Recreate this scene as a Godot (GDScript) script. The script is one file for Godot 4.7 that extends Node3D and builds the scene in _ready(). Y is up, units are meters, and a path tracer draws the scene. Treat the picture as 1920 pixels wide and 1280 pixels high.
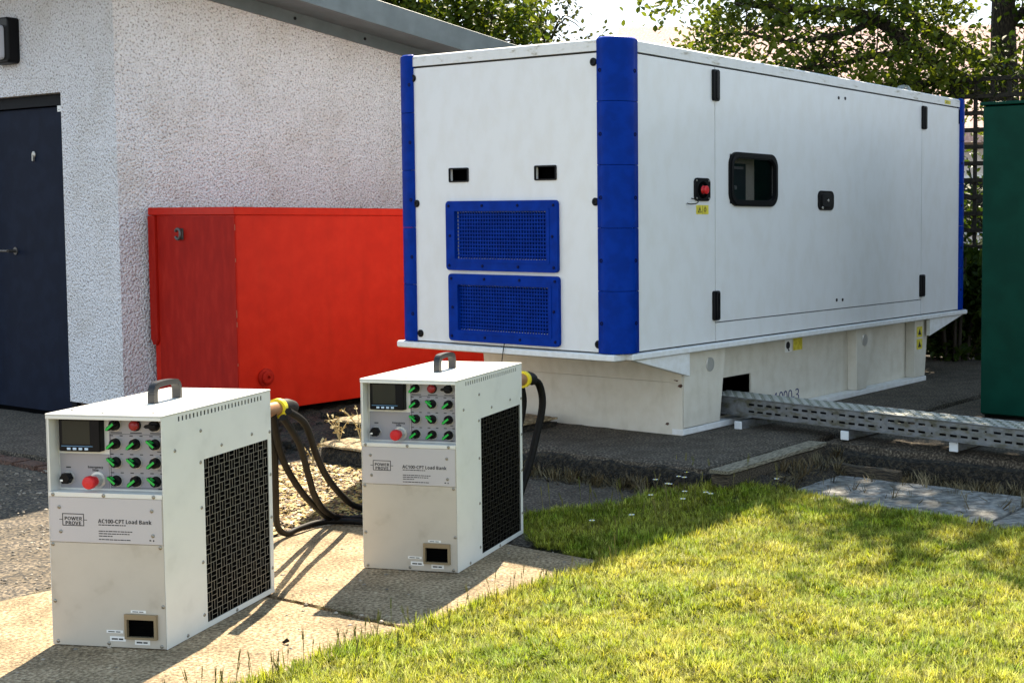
extends Node3D

# ---------------------------------------------------------------- mesh builder
class MB:
	var v := PackedVector3Array()
	var n := PackedVector3Array()
	var t := Transform3D()
	func tri(a, b, c, na, nb, nc):
		var fn = (c - a).cross(b - a)
		if fn.dot(na + nb + nc) < 0.0:
			var s = b; b = c; c = s
			s = nb; nb = nc; nc = s
		v.append(t * a); v.append(t * b); v.append(t * c)
		n.append((t.basis * na).normalized()); n.append((t.basis * nb).normalized()); n.append((t.basis * nc).normalized())
	func quad(a, b, c, d, nn):
		tri(a, b, c, nn, nn, nn); tri(a, c, d, nn, nn, nn)
	func quads(a, b, c, d, na, nb, nc, nd):
		tri(a, b, c, na, nb, nc); tri(a, c, d, na, nc, nd)
	func box(a: Vector3, b: Vector3, r := 0.0):
		var m := Vector3(minf(a.x, b.x), minf(a.y, b.y), minf(a.z, b.z))
		var x := Vector3(maxf(a.x, b.x), maxf(a.y, b.y), maxf(a.z, b.z))
		r = minf(r, 0.49 * minf(x.x - m.x, minf(x.y - m.y, x.z - m.z)))
		var ce := (m + x) / 2.0
		var h := (x - m) / 2.0
		for ax in 3:
			for s in [-1.0, 1.0]:
				var u := (ax + 1) % 3
				var w := (ax + 2) % 3
				var p := []
				for k in [[-1, -1], [1, -1], [1, 1], [-1, 1]]:
					var q := Vector3()
					q[ax] = s * h[ax]; q[u] = k[0] * (h[u] - r); q[w] = k[1] * (h[w] - r)
					p.append(ce + q)
				var nn := Vector3(); nn[ax] = s
				quad(p[0], p[1], p[2], p[3], nn)
		if r <= 0.0: return
		for ax in 3:
			var u := (ax + 1) % 3
			var w := (ax + 2) % 3
			for su in [-1.0, 1.0]:
				for sw in [-1.0, 1.0]:
					var e := []
					for s in [-1.0, 1.0]:
						var q := Vector3(); q[ax] = s * (h[ax] - r); q[u] = su * h[u]; q[w] = sw * (h[w] - r)
						var q2 := Vector3(); q2[ax] = s * (h[ax] - r); q2[u] = su * (h[u] - r); q2[w] = sw * h[w]
						e.append(ce + q); e.append(ce + q2)
					var n1 := Vector3(); n1[u] = su
					var n2 := Vector3(); n2[w] = sw
					quads(e[0], e[1], e[3], e[2], n1, n2, n2, n1)
		for sx in [-1.0, 1.0]:
			for sy in [-1.0, 1.0]:
				for sz in [-1.0, 1.0]:
					var s := Vector3(sx, sy, sz)
					var i := h - Vector3(r, r, r)
					tri(ce + s * Vector3(h.x, i.y, i.z), ce + s * Vector3(i.x, h.y, i.z), ce + s * Vector3(i.x, i.y, h.z), Vector3(sx, 0, 0), Vector3(0, sy, 0), Vector3(0, 0, sz))
	# a sheet facing +z, front at zf, thickness d, with rectangular holes [x0, y0, x1, y1]
	func plate(x0, y0, x1, y1, zf, d, holes := []):
		var xs := [x0, x1]
		var ys := [y0, y1]
		for k in holes:
			for e in [k[0], k[2]]:
				if not xs.has(e): xs.append(e)
			for e in [k[1], k[3]]:
				if not ys.has(e): ys.append(e)
		xs.sort(); ys.sort()
		var cut := {}
		for k in holes:
			for i in range(xs.bsearch(k[0]), xs.bsearch(k[2])):
				for j in range(ys.bsearch(k[1]), ys.bsearch(k[3])): cut[Vector2i(i, j)] = true
		var F := Vector3(0, 0, 1)
		for j in ys.size() - 1:
			var i := 0
			while i < xs.size() - 1:
				if cut.has(Vector2i(i, j)): i += 1; continue
				var i1 := i
				while i1 < xs.size() - 1 and not cut.has(Vector2i(i1, j)): i1 += 1
				for s in [[zf, F], [zf - d, -F]]:
					quad(Vector3(xs[i], ys[j], s[0]), Vector3(xs[i1], ys[j], s[0]), Vector3(xs[i1], ys[j + 1], s[0]), Vector3(xs[i], ys[j + 1], s[0]), s[1])
				i = i1
		for k in holes: wall4(k[0], k[1], k[2], k[3], zf, zf - d, -1.0)
		wall4(x0, y0, x1, y1, zf, zf - d, 1.0)
	func wall4(x0, y0, x1, y1, za, zb, s):
		quad(Vector3(x0, y0, za), Vector3(x0, y1, za), Vector3(x0, y1, zb), Vector3(x0, y0, zb), Vector3(-s, 0, 0))
		quad(Vector3(x1, y0, za), Vector3(x1, y1, za), Vector3(x1, y1, zb), Vector3(x1, y0, zb), Vector3(s, 0, 0))
		quad(Vector3(x0, y0, za), Vector3(x1, y0, za), Vector3(x1, y0, zb), Vector3(x0, y0, zb), Vector3(0, -s, 0))
		quad(Vector3(x0, y1, za), Vector3(x1, y1, za), Vector3(x1, y1, zb), Vector3(x0, y1, zb), Vector3(0, s, 0))
	func prism(p: PackedVector2Array, z0: float, z1: float, smooth := false, bev := 0.0):
		var k := p.size()
		var area := 0.0
		for i in k: area += p[i].cross(p[(i + 1) % k])
		var sg := 1.0 if area > 0.0 else -1.0
		var nn := []
		for i in k:
			var d := p[(i + 1) % k] - p[i]
			nn.append((Vector2(d.y, -d.x) * sg).normalized())
		var inner := p
		if bev > 0.0:
			inner = PackedVector2Array()
			for i in k:
				var m: Vector2 = nn[i] + nn[(i + k - 1) % k]
				inner.append(p[i] - m / maxf(0.3, m.dot(nn[i])) * bev)
		var idx := Geometry2D.triangulate_polygon(p)
		for i in range(0, idx.size(), 3):
			for s in [[z1, 1.0], [z0, -1.0]]:
				var q := inner if s[1] > 0.0 else p
				var f := Vector3(0, 0, s[1])
				tri(Vector3(q[idx[i]].x, q[idx[i]].y, s[0]), Vector3(q[idx[i + 1]].x, q[idx[i + 1]].y, s[0]), Vector3(q[idx[i + 2]].x, q[idx[i + 2]].y, s[0]), f, f, f)
		for i in k:
			var j := (i + 1) % k
			var a: Vector2 = nn[i]
			var b: Vector2 = nn[i]
			if smooth:
				a = (nn[i] + nn[(i + k - 1) % k]).normalized(); b = (nn[i] + nn[j]).normalized()
			var na := Vector3(a.x, a.y, 0)
			var nb := Vector3(b.x, b.y, 0)
			var zt := z1 - bev
			quads(Vector3(p[i].x, p[i].y, z0), Vector3(p[j].x, p[j].y, z0), Vector3(p[j].x, p[j].y, zt), Vector3(p[i].x, p[i].y, zt), na, nb, nb, na)
			if bev > 0.0:
				var f := Vector3(0, 0, 1)
				quads(Vector3(p[i].x, p[i].y, zt), Vector3(p[j].x, p[j].y, zt), Vector3(inner[j].x, inner[j].y, z1), Vector3(inner[i].x, inner[i].y, z1), na, nb, f, f)
	func ring(o: PackedVector2Array, q: PackedVector2Array, z0: float, z1: float):
		var k := o.size()
		for i in k:
			var j := (i + 1) % k
			for s in [[z1, 1.0], [z0, -1.0]]:
				quad(Vector3(o[i].x, o[i].y, s[0]), Vector3(o[j].x, o[j].y, s[0]), Vector3(q[j].x, q[j].y, s[0]), Vector3(q[i].x, q[i].y, s[0]), Vector3(0, 0, s[1]))
			var d := (o[j] - o[i]).normalized()
			quad(Vector3(o[i].x, o[i].y, z0), Vector3(o[j].x, o[j].y, z0), Vector3(o[j].x, o[j].y, z1), Vector3(o[i].x, o[i].y, z1), Vector3(d.y, -d.x, 0))
			d = (q[j] - q[i]).normalized()
			quad(Vector3(q[i].x, q[i].y, z0), Vector3(q[j].x, q[j].y, z0), Vector3(q[j].x, q[j].y, z1), Vector3(q[i].x, q[i].y, z1), Vector3(-d.y, d.x, 0))
	func cyl(a: Vector3, b: Vector3, r0: float, r1 := -1.0, seg := 12, caps := true):
		if r1 < 0.0: r1 = r0
		var d := (b - a).normalized()
		var u := d.cross(Vector3.UP if absf(d.y) < 0.9 else Vector3.RIGHT).normalized()
		var w := d.cross(u)
		for i in seg:
			var p := TAU * i / seg
			var q := TAU * (i + 1) / seg
			var e := u * cos(p) + w * sin(p)
			var f := u * cos(q) + w * sin(q)
			quads(a + e * r0, a + f * r0, b + f * r1, b + e * r1, e, f, f, e)
			if caps:
				tri(a, a + e * r0, a + f * r0, -d, -d, -d); tri(b, b + e * r1, b + f * r1, d, d, d)
	# profile of (radius, height along d) from a
	func lathe(a: Vector3, d: Vector3, prof: Array, seg := 16):
		d = d.normalized()
		var u := d.cross(Vector3.UP if absf(d.y) < 0.9 else Vector3.RIGHT).normalized()
		var w := d.cross(u)
		for k in prof.size() - 1:
			var p0: Vector2 = prof[k]
			var p1: Vector2 = prof[k + 1]
			var g := p1 - p0
			for i in seg:
				var p := TAU * i / seg
				var q := TAU * (i + 1) / seg
				var e := u * cos(p) + w * sin(p)
				var f := u * cos(q) + w * sin(q)
				var ne := (e * g.y - d * g.x).normalized()
				var nf := (f * g.y - d * g.x).normalized()
				var A := a + e * p0.x + d * p0.y
				var B := a + f * p0.x + d * p0.y
				var C := a + f * p1.x + d * p1.y
				var D := a + e * p1.x + d * p1.y
				if p0.x > 1e-6: tri(A, B, C, ne, nf, nf)
				if p1.x > 1e-6: tri(A, C, D, ne, nf, ne)
	func tube(p: PackedVector3Array, r0: float, r1 := -1.0, seg := 8):
		if r1 < 0.0: r1 = r0
		var k := p.size()
		var rings := []
		var u := Vector3()
		for i in k:
			var d := (p[mini(i + 1, k - 1)] - p[maxi(i - 1, 0)]).normalized()
			if i == 0: u = d.cross(Vector3.UP if absf(d.y) < 0.9 else Vector3.RIGHT).normalized()
			else: u = (u - d * u.dot(d)).normalized()
			var w := d.cross(u)
			var r := lerpf(r0, r1, float(i) / (k - 1))
			var e := []
			for j in seg:
				var q := u * cos(TAU * j / seg) + w * sin(TAU * j / seg)
				e.append([p[i] + q * r, q])
			rings.append(e)
			if i == 0 or i == k - 1:
				var f := -d if i == 0 else d
				for j in seg: tri(p[i], e[j][0], e[(j + 1) % seg][0], f, f, f)
		for i in k - 1:
			for j in seg:
				var a = rings[i][j]; var b = rings[i][(j + 1) % seg]
				var c = rings[i + 1][(j + 1) % seg]; var d = rings[i + 1][j]
				quads(a[0], b[0], c[0], d[0], a[1], b[1], c[1], d[1])
	# subdivided box whose points are pushed about by noise
	func rough(a: Vector3, b: Vector3, step: float, amp: float, nz: FastNoiseLite, amp_top := -1.0):
		if amp_top < 0.0: amp_top = amp
		var push := func(p: Vector3, nn: Vector3) -> Vector3:
			var edge := 0.0
			var k := 0
			for ax in 3:
				if minf(absf(p[ax] - a[ax]), absf(p[ax] - b[ax])) < step * 0.6: k += 1
			if k > 1: edge = step * 0.25
			var q := Vector3(nz.get_noise_3dv(p * 100.0), nz.get_noise_3dv(p * 100.0 + Vector3(70, 0, 0)), nz.get_noise_3dv(p * 100.0 + Vector3(0, 0, 90)))
			q *= Vector3(amp, amp_top, amp)
			var inward := ((a + b) / 2.0 - p)
			inward = Vector3(signf(inward.x), signf(inward.y), signf(inward.z)) * minf(edge, amp)
			return p + q + inward
		for ax in 3:
			var u := (ax + 1) % 3
			var w := (ax + 2) % 3
			var nu := maxi(1, int(round((b[u] - a[u]) / step)))
			var nw := maxi(1, int(round((b[w] - a[w]) / step)))
			for s in 2:
				var nn := Vector3(); nn[ax] = 1.0 if s else -1.0
				var g := []
				for i in nu + 1:
					var row := []
					for j in nw + 1:
						var q := Vector3(); q[ax] = b[ax] if s else a[ax]
						q[u] = lerpf(a[u], b[u], float(i) / nu); q[w] = lerpf(a[w], b[w], float(j) / nw)
						row.append(push.call(q, nn))
					g.append(row)
				sheet(g, nn)
	func sheet(g: Array, up: Vector3):
		var nu := g.size()
		var nw: int = g[0].size()
		var nn := []
		for i in nu:
			var row := []
			for j in nw:
				var du = g[mini(i + 1, nu - 1)][j] - g[maxi(i - 1, 0)][j]
				var dw = g[i][mini(j + 1, nw - 1)] - g[i][maxi(j - 1, 0)]
				var q = du.cross(dw).normalized()
				row.append(q if q.dot(up) > 0.0 else -q)
			nn.append(row)
		for i in nu - 1:
			for j in nw - 1:
				quads(g[i][j], g[i + 1][j], g[i + 1][j + 1], g[i][j + 1], nn[i][j], nn[i + 1][j], nn[i + 1][j + 1], nn[i][j + 1])
	func mesh() -> ArrayMesh:
		var arr := []
		arr.resize(Mesh.ARRAY_MAX)
		arr[Mesh.ARRAY_VERTEX] = v
		arr[Mesh.ARRAY_NORMAL] = n
		var m := ArrayMesh.new()
		m.add_surface_from_arrays(Mesh.PRIMITIVE_TRIANGLES, arr)
		return m

# ---------------------------------------------------------------- helpers
var SIDE := Basis(Vector3(0, 0, -1), Vector3(0, 1, 0), Vector3(1, 0, 0))   # local x runs away from the viewer, local z faces +x
var BACK := Basis(Vector3(-1, 0, 0), Vector3(0, 1, 0), Vector3(0, 0, -1))
var rng := RandomNumberGenerator.new()
var M := {}
var nz := FastNoiseLite.new()

func numbered(parent: Node, called: String) -> String:
	if not parent.has_node(called): return called
	var k := 1
	while parent.has_node("%s_%03d" % [called, k]): k += 1
	return "%s_%03d" % [called, k]

func tag(o: Node, label := "", category := "", group := "", kind := ""):
	if label: o.set_meta("label", label)
	if category: o.set_meta("category", category)
	if group: o.set_meta("group", group)
	if kind: o.set_meta("kind", kind)
	return o

func part(parent: Node, called: String, mb, m: Material, at := Vector3.ZERO) -> MeshInstance3D:
	var o := MeshInstance3D.new()
	o.name = numbered(parent, called)
	o.mesh = mb.mesh() if mb is MB else mb
	for i in o.mesh.get_surface_count(): o.set_surface_override_material(i, m)
	o.position = at
	parent.add_child(o, true)
	return o

func thing(called: String, at: Vector3, turn: float, label: String, category: String, group := "") -> Node3D:
	var o := Node3D.new()
	o.name = numbered(self, called)
	o.position = at
	o.rotation_degrees.y = turn
	add_child(o, true)
	tag(o, label, category, group)
	return o

func solo(called: String, mb, m: Material, label := "", category := "", group := "", kind := "", at := Vector3.ZERO) -> MeshInstance3D:
	var o := part(self, called, mb, m, at)
	tag(o, label, category, group, kind)
	return o

func mk(b := Basis(), at := Vector3.ZERO) -> MB:
	var m := MB.new()
	m.t = Transform3D(b, at)
	return m

func bx(a: Vector3, b: Vector3, r := 0.0) -> MB:
	var m := MB.new()
	m.box(a, b, r)
	return m

func rr(w: float, h: float, r: float, seg := 5, c := Vector2.ZERO) -> PackedVector2Array:
	var p := PackedVector2Array()
	for k in 4:
		var q := Vector2([1, -1, -1, 1][k] * (w / 2 - r), [1, 1, -1, -1][k] * (h / 2 - r))
		for i in seg + 1:
			var a := PI / 2 * (k + float(i) / seg)
			p.append(c + q + Vector2(cos(a), sin(a)) * r)
	return p

func circ(r: float, seg := 16, c := Vector2.ZERO) -> PackedVector2Array:
	var p := PackedVector2Array()
	for i in seg: p.append(c + Vector2(cos(TAU * i / seg), sin(TAU * i / seg)) * r)
	return p

func spline(pts: Array, n := 24) -> PackedVector3Array:
	var out := PackedVector3Array()
	var k := pts.size()
	for i in n + 1:
		var f := float(i) / n * (k - 1)
		var a := mini(int(f), k - 2)
		var u := f - a
		out.append(pts[a].cubic_interpolate(pts[a + 1], pts[maxi(a - 1, 0)], pts[mini(a + 2, k - 1)], u))
	return out

func text(parent: Node, called: String, s: String, h: float, at: Vector3, b := Basis(), m: Material = null, bold := true, align := HORIZONTAL_ALIGNMENT_LEFT, serif := false):
	var tm := TextMesh.new()
	var f := SystemFont.new()
	f.font_names = PackedStringArray(["Droid Serif" if serif else "Droid Sans"])
	f.font_weight = 700 if bold else 400
	tm.font = f
	tm.text = s
	tm.font_size = 32
	tm.pixel_size = h / 24.0
	tm.depth = 0.0008
	tm.horizontal_alignment = align
	var o := MeshInstance3D.new()
	o.name = numbered(parent, called)
	o.mesh = tm
	o.material_override = m
	o.transform = Transform3D(b, at)
	parent.add_child(o, true)
	return o

func S(r: float, g: float, b: float) -> Color:
	return Color(r / 255.0, g / 255.0, b / 255.0)

func noise_tex(size: int, type: int, freq: float, oct: int, grad: Array, seed_: int, ret := -1, jitter := 1.0) -> NoiseTexture2D:
	var f := FastNoiseLite.new()
	f.noise_type = type
	f.frequency = freq
	f.seed = seed_
	f.fractal_type = FastNoiseLite.FRACTAL_FBM if oct > 1 else FastNoiseLite.FRACTAL_NONE
	f.fractal_octaves = oct
	f.fractal_gain = 0.55
	f.cellular_jitter = jitter
	if ret >= 0: f.cellular_return_type = ret
	var t := NoiseTexture2D.new()
	t.width = size; t.height = size
	t.seamless = true
	t.seamless_blend_skirt = 0.025 if freq > 0.04 else 0.12
	t.noise = f
	t.generate_mipmaps = false
	if grad:
		var g := Gradient.new()
		var off := PackedFloat32Array()
		var cols := PackedColorArray()
		for k in grad: off.append(k[0]); cols.append(k[1])
		g.offsets = off; g.colors = cols
		t.color_ramp = g
	return t

func mat(c: Color, rough := 0.6, metal := 0.0, spec := 0.5) -> StandardMaterial3D:
	var m := StandardMaterial3D.new()
	m.albedo_color = c
	m.roughness = rough
	m.metallic = metal
	m.metallic_specular = spec
	return m

# a surface in world space: base noise colours at one size, relief, and a coarse stain over it
func surf(tex: Texture2D, size, rough := 0.85, bump: Texture2D = null, bump_cm := 0.0, stain: Texture2D = null, stain_size := Vector3(3, 3, 3)) -> StandardMaterial3D:
	var m := mat(Color.WHITE, rough)
	m.albedo_texture = tex
	m.uv1_triplanar = true
	m.uv1_world_triplanar = true
	m.uv1_triplanar_sharpness = 6.0
	var sz: Vector3 = size if size is Vector3 else Vector3(size, size, size)
	m.uv1_scale = Vector3(1.0 / sz.x, 1.0 / sz.y, 1.0 / sz.z)
	m.uv1_offset = Vector3(0.37, 0.61, 0.13)
	if bump:
		m.heightmap_enabled = true
		m.heightmap_texture = bump
		m.heightmap_scale = bump_cm
	if stain:
		m.detail_enabled = true
		m.detail_albedo = stain
		m.detail_blend_mode = BaseMaterial3D.BLEND_MODE_MUL
		m.detail_uv_layer = BaseMaterial3D.DETAIL_UV_2
		m.uv2_triplanar = true
		m.uv2_world_triplanar = true
		m.uv2_scale = Vector3(1.0 / stain_size.x, 1.0 / stain_size.y, 1.0 / stain_size.z)
	return m

const SX := FastNoiseLite.TYPE_SIMPLEX_SMOOTH
const CE := FastNoiseLite.TYPE_CELLULAR

func materials():
	var W := Color.WHITE
	var fine_h := noise_tex(512, SX, 0.09, 4, [], 3)
	var peb_h := noise_tex(1024, CE, 0.055, 1, [[0.0, Color.WHITE], [0.55, Color(0.45, 0.45, 0.45)], [1.0, Color.BLACK]], 5, FastNoiseLite.RETURN_DISTANCE)
	var agg_h := noise_tex(512, CE, 0.12, 1, [[0.0, Color.WHITE], [1.0, Color.BLACK]], 8, FastNoiseLite.RETURN_DISTANCE)
	var stain := noise_tex(512, SX, 0.012, 5, [[0.2, Color(0.80, 0.79, 0.76)], [0.5, Color(0.93, 0.925, 0.91)], [0.75, W]], 11)
	var streak := noise_tex(512, SX, 0.012, 5, [[0.1, Color(0.965, 0.962, 0.955)], [0.34, Color(0.99, 0.989, 0.986)], [0.55, W]], 13)
	M.streak = streak
	M.white = surf(noise_tex(512, SX, 0.03, 5, [[0.15, S(222, 221, 218)], [0.6, S(226, 226, 225)]], 21), Vector3(2.2, 4.0, 2.2), 0.3)
	M.white_dirty = surf(noise_tex(512, SX, 0.02, 5, [[0.1, S(176, 170, 156)], [0.2, S(216, 214, 207)], [0.35, S(227, 226, 223)]], 22), Vector3(1.3, 0.5, 2.5), 0.55, fine_h, 0.05, streak, Vector3(0.5, 3.0, 0.5))
	M.base_cream = surf(noise_tex(512, SX, 0.02, 5, [[0.2, S(208, 202, 186)], [0.5, S(214, 208, 193)], [0.75, S(216, 211, 197)]], 23), 1.3, 0.55, null, 0.0, streak, Vector3(0.8, 3.0, 0.8))
	M.flange = surf(noise_tex(256, SX, 0.05, 4, [[0.3, S(222, 222, 218)], [0.7, S(230, 231, 230)]], 24), 0.8, 0.45)
	M.blue = surf(noise_tex(256, SX, 0.03, 4, [[0.3, S(1, 44, 132)], [0.7, S(2, 50, 146)]], 25), 0.9, 0.45)
	M.blue.metallic_specular = 0.17
	M.blue_dark = mat(S(3, 12, 62), 0.6, 0.0, 0.25)
	M.panel_face = mat(S(40, 46, 56), 0.5)
	M.void = mat(S(6, 6, 6), 0.95, 0.0, 0.1)  # near black painted on unlit insides, also used for a few dark parts
	M.gap = mat(S(20, 20, 18), 0.95, 0.0, 0.15)
	M.grille = mat(S(150, 145, 132), 0.4, 0.4)
	M.grille_shaded = mat(S(58, 54, 46), 0.5, 0.2)  # same grille, darkened in colour for the less lit farther bank
	M.black = mat(S(14, 14, 16), 0.42, 0.0, 0.28)
	M.handle = mat(S(40, 40, 42), 0.32, 0.0, 0.5)
	M.rubber = mat(S(22, 21, 21), 0.6, 0.0, 0.35)
	M.cable = surf(noise_tex(256, SX, 0.06, 4, [[0.3, S(11, 10, 9)], [0.7, S(19, 17, 15)]], 26), 0.3, 0.6)
	M.cable.metallic_specular = 0.3
	M.glass = mat(Color(0.03, 0.035, 0.04, 0.3), 0.03)
	M.glass.transparency = BaseMaterial3D.TRANSPARENCY_ALPHA
	M.red_btn = mat(S(205, 28, 34), 0.4)
	M.red_dim = mat(S(140, 20, 26), 0.35)
	M.yellow = surf(noise_tex(128, SX, 0.05, 3, [[0.3, S(200, 184, 50)], [0.7, S(224, 210, 76)]], 27), 0.3, 0.5)
	M.plug_yellow = mat(S(226, 208, 40), 0.45)
	M.brass = mat(S(150, 108, 74), 0.45, 0.2)
	M.ink = mat(S(30, 30, 34), 0.6)
	M.ink_blue = mat(S(28, 34, 96), 0.6)
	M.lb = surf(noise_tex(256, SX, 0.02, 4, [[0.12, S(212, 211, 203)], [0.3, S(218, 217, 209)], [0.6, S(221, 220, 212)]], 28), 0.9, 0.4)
	M.lb_front_shaded = surf(noise_tex(256, SX, 0.02, 4, [[0.12, S(176, 167, 152)], [0.3, S(186, 178, 164)], [0.6, S(189, 181, 167)]], 29), 0.8, 0.42)  # darker copy of the case cream: weaker light on the front put into colour
	M.lb_plate = mat(S(186, 182, 182), 0.38)
	M.lb_grey = mat(S(150, 147, 150), 0.45)
	M.screw = mat(S(150, 146, 136), 0.35, 0.8)
	M.worn = mat(S(170, 84, 62), 0.8)
	M.screw_dark = mat(S(92, 88, 84), 0.45, 0.5)
	M.steel = mat(S(175, 172, 165), 0.4, 0.7)
	M.bezel = mat(S(196, 194, 188), 0.3, 0.4)
	M.green = mat(S(24, 176, 64), 0.35)
	M.lcd = mat(S(46, 46, 38), 0.3, 0.0, 0.35)
	M.lcd_btn = mat(S(190, 214, 236), 0.4)
	M.lcd_line = mat(S(70, 110, 140), 0.4)
	M.sticker = mat(S(232, 232, 228), 0.45)
	M.vent_frame = mat(S(150, 134, 106), 0.4, 0.4)
	var dash := noise_tex(1024, SX, 0.045, 3, [], 15)
	M.render = surf(noise_tex(1024, SX, 0.045, 3, [[0.18, S(168, 160, 158)], [0.31, S(234, 230, 230)], [0.46, S(248, 246, 247)], [0.8, S(254, 253, 255)]], 15), 0.95, 0.95, dash, 2.0, noise_tex(512, SX, 0.01, 5, [[0.12, Color(0.955, 0.945, 0.93)], [0.4, Color(0.988, 0.985, 0.98)], [0.6, W]], 12), Vector3(2.6, 2.6, 2.6))  # low spots of the relief painted darker as crevice shade
	M.roof = surf(noise_tex(256, SX, 0.02, 4, [[0.3, S(92, 103, 107)], [0.7, S(102, 113, 117)]], 30), 1.4, 0.5, null, 0.0, streak, Vector3(3, 0.6, 1))
	M.door = surf(noise_tex(256, SX, 0.02, 4, [[0.3, S(19, 27, 44)], [0.7, S(23, 32, 50)]], 31), 0.9, 0.6, null, 0.0, streak, Vector3(0.6, 4, 0.6))
	M.door.metallic_specular = 0.18
	M.door_frame = mat(S(22, 24, 28), 0.6, 0.0, 0.2)
	M.red = surf(noise_tex(512, SX, 0.015, 5, [[0.15, S(190, 31, 13)], [0.5, S(196, 34, 15)], [0.85, S(201, 39, 19)]], 32), 1.3, 0.42, null, 0.0, streak, Vector3(0.8, 5, 0.8))
	M.red.metallic_specular = 0.26
	M.red_shaded = surf(noise_tex(512, SX, 0.02, 5, [[0.15, S(156, 23, 12)], [0.5, S(166, 27, 14)], [0.85, S(176, 36, 22)]], 33), Vector3(0.8, 2.5, 0.8), 0.6, null, 0.0, streak, Vector3(0.4, 4, 0.4))  # darker copy of the tank red: dimmer light of the front put into colour
	M.red_shaded.metallic_specular = 0.25
	M.green_cab = surf(noise_tex(256, SX, 0.02, 4, [[0.3, S(3, 54, 42)], [0.7, S(5, 60, 47)]], 34), 1.2, 0.45, null, 0.0, streak, Vector3(1.5, 5, 1.5))
	M.green_cab.metallic_specular = 0.22
	M.concrete_path = surf(noise_tex(1024, SX, 0.06, 6, [[0.18, S(104, 88, 66)], [0.4, S(146, 126, 97)], [0.6, S(168, 147, 116)], [0.85, S(200, 182, 152)]], 40), 1.1, 0.9, noise_tex(1024, SX, 0.11, 3, [], 4), 0.55, stain, Vector3(1.7, 1.7, 1.7))
	M.concrete_old = surf(noise_tex(1024, SX, 0.07, 6, [[0.2, S(40, 34, 27)], [0.42, S(68, 60, 50)], [0.6, S(92, 83, 70)], [0.85, S(150, 138, 120)]], 41), 1.3, 0.92, agg_h, 0.35, stain, Vector3(1.2, 1.2, 1.2))
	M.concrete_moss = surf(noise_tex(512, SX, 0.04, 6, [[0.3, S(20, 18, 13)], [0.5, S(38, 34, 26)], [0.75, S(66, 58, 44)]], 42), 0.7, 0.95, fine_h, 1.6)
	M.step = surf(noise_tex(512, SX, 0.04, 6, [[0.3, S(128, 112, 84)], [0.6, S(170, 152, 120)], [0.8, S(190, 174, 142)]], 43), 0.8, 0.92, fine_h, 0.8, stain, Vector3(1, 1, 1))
	M.asphalt = surf(noise_tex(1024, CE, 0.10, 1, [[0.0, S(134, 120, 100)], [0.3, S(104, 93, 78)], [0.6, S(74, 67, 58)], [1.0, S(36, 34, 32)]], 44, FastNoiseLite.RETURN_CELL_VALUE), 0.95, 0.92, agg_h, 0.5, stain, Vector3(2.2, 2.2, 2.2))
	M.soil = surf(noise_tex(512, SX, 0.05, 6, [[0.3, S(34, 29, 21)], [0.55, S(60, 51, 37)], [0.8, S(92, 79, 57)]], 45), 0.6, 0.95, fine_h, 2.0)
	M.turf = surf(noise_tex(512, SX, 0.05, 6, [[0.3, S(40, 42, 16)], [0.55, S(66, 66, 26)], [0.8, S(98, 90, 46)]], 46), 0.5, 0.95, fine_h, 1.5)
	M.paving = surf(noise_tex(512, SX, 0.03, 6, [[0.2, S(92, 90, 86)], [0.5, S(128, 127, 124)], [0.8, S(156, 153, 146)]], 47), 0.9, 0.85, fine_h, 0.2, stain, Vector3(1.4, 1.4, 1.4))
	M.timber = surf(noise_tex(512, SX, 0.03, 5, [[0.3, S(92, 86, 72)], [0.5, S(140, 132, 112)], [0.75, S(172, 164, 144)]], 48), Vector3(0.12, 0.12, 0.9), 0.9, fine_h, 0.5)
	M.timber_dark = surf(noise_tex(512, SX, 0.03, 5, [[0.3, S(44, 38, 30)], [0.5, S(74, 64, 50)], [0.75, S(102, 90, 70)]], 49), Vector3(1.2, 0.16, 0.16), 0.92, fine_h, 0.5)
	M.galv = surf(noise_tex(512, CE, 0.05, 1, [[0.0, S(112, 115, 118)], [0.5, S(120, 123, 126)], [1.0, S(128, 130, 132)]], 50, FastNoiseLite.RETURN_CELL_VALUE), 0.5, 0.5, null, 0.0, noise_tex(512, SX, 0.02, 5, [[0.2, Color(0.72, 0.69, 0.56)], [0.42, Color(0.93, 0.92, 0.88)], [0.6, W]], 51), Vector3(1.2, 0.5, 1.2))
	M.galv.metallic = 0.35
	M.tread = mat(S(190, 192, 188), 0.45, 0.2)
	M.galv_lid = surf(noise_tex(512, SX, 0.05, 5, [[0.25, S(96, 98, 74)], [0.5, S(134, 136, 122)], [0.75, S(156, 157, 148)]], 52), 0.4, 0.6)
	M.cap_white = mat(S(222, 226, 228), 0.5)
	M.brick_dark = surf(noise_tex(256, SX, 0.05, 5, [[0.3, S(60, 48, 44)], [0.7, S(98, 80, 72)]], 53), 0.3, 0.92, fine_h, 0.6)
	M.brick_red = surf(noise_tex(256, SX, 0.05, 5, [[0.3, S(74, 54, 44)], [0.7, S(112, 82, 66)]], 54), 0.3, 0.92, fine_h, 0.6)
	M.trellis = surf(noise_tex(256, SX, 0.04, 5, [[0.3, S(30, 27, 21)], [0.7, S(50, 45, 34)]], 55), 0.4, 0.92)
	M.board = surf(noise_tex(256, SX, 0.04, 5, [[0.3, S(24, 24, 18)], [0.7, S(42, 40, 30)]], 59), Vector3(0.15, 0.9, 0.15), 0.92)
	M.bark = surf(noise_tex(512, SX, 0.03, 6, [[0.3, S(38, 33, 27)], [0.55, S(66, 58, 47)], [0.8, S(98, 88, 70)]], 56), Vector3(0.25, 1.1, 0.25), 0.95, fine_h, 2.5)
	M.twig = mat(S(58, 50, 40), 0.95)
	M.dry = mat(S(186, 168, 122), 0.85)
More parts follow.
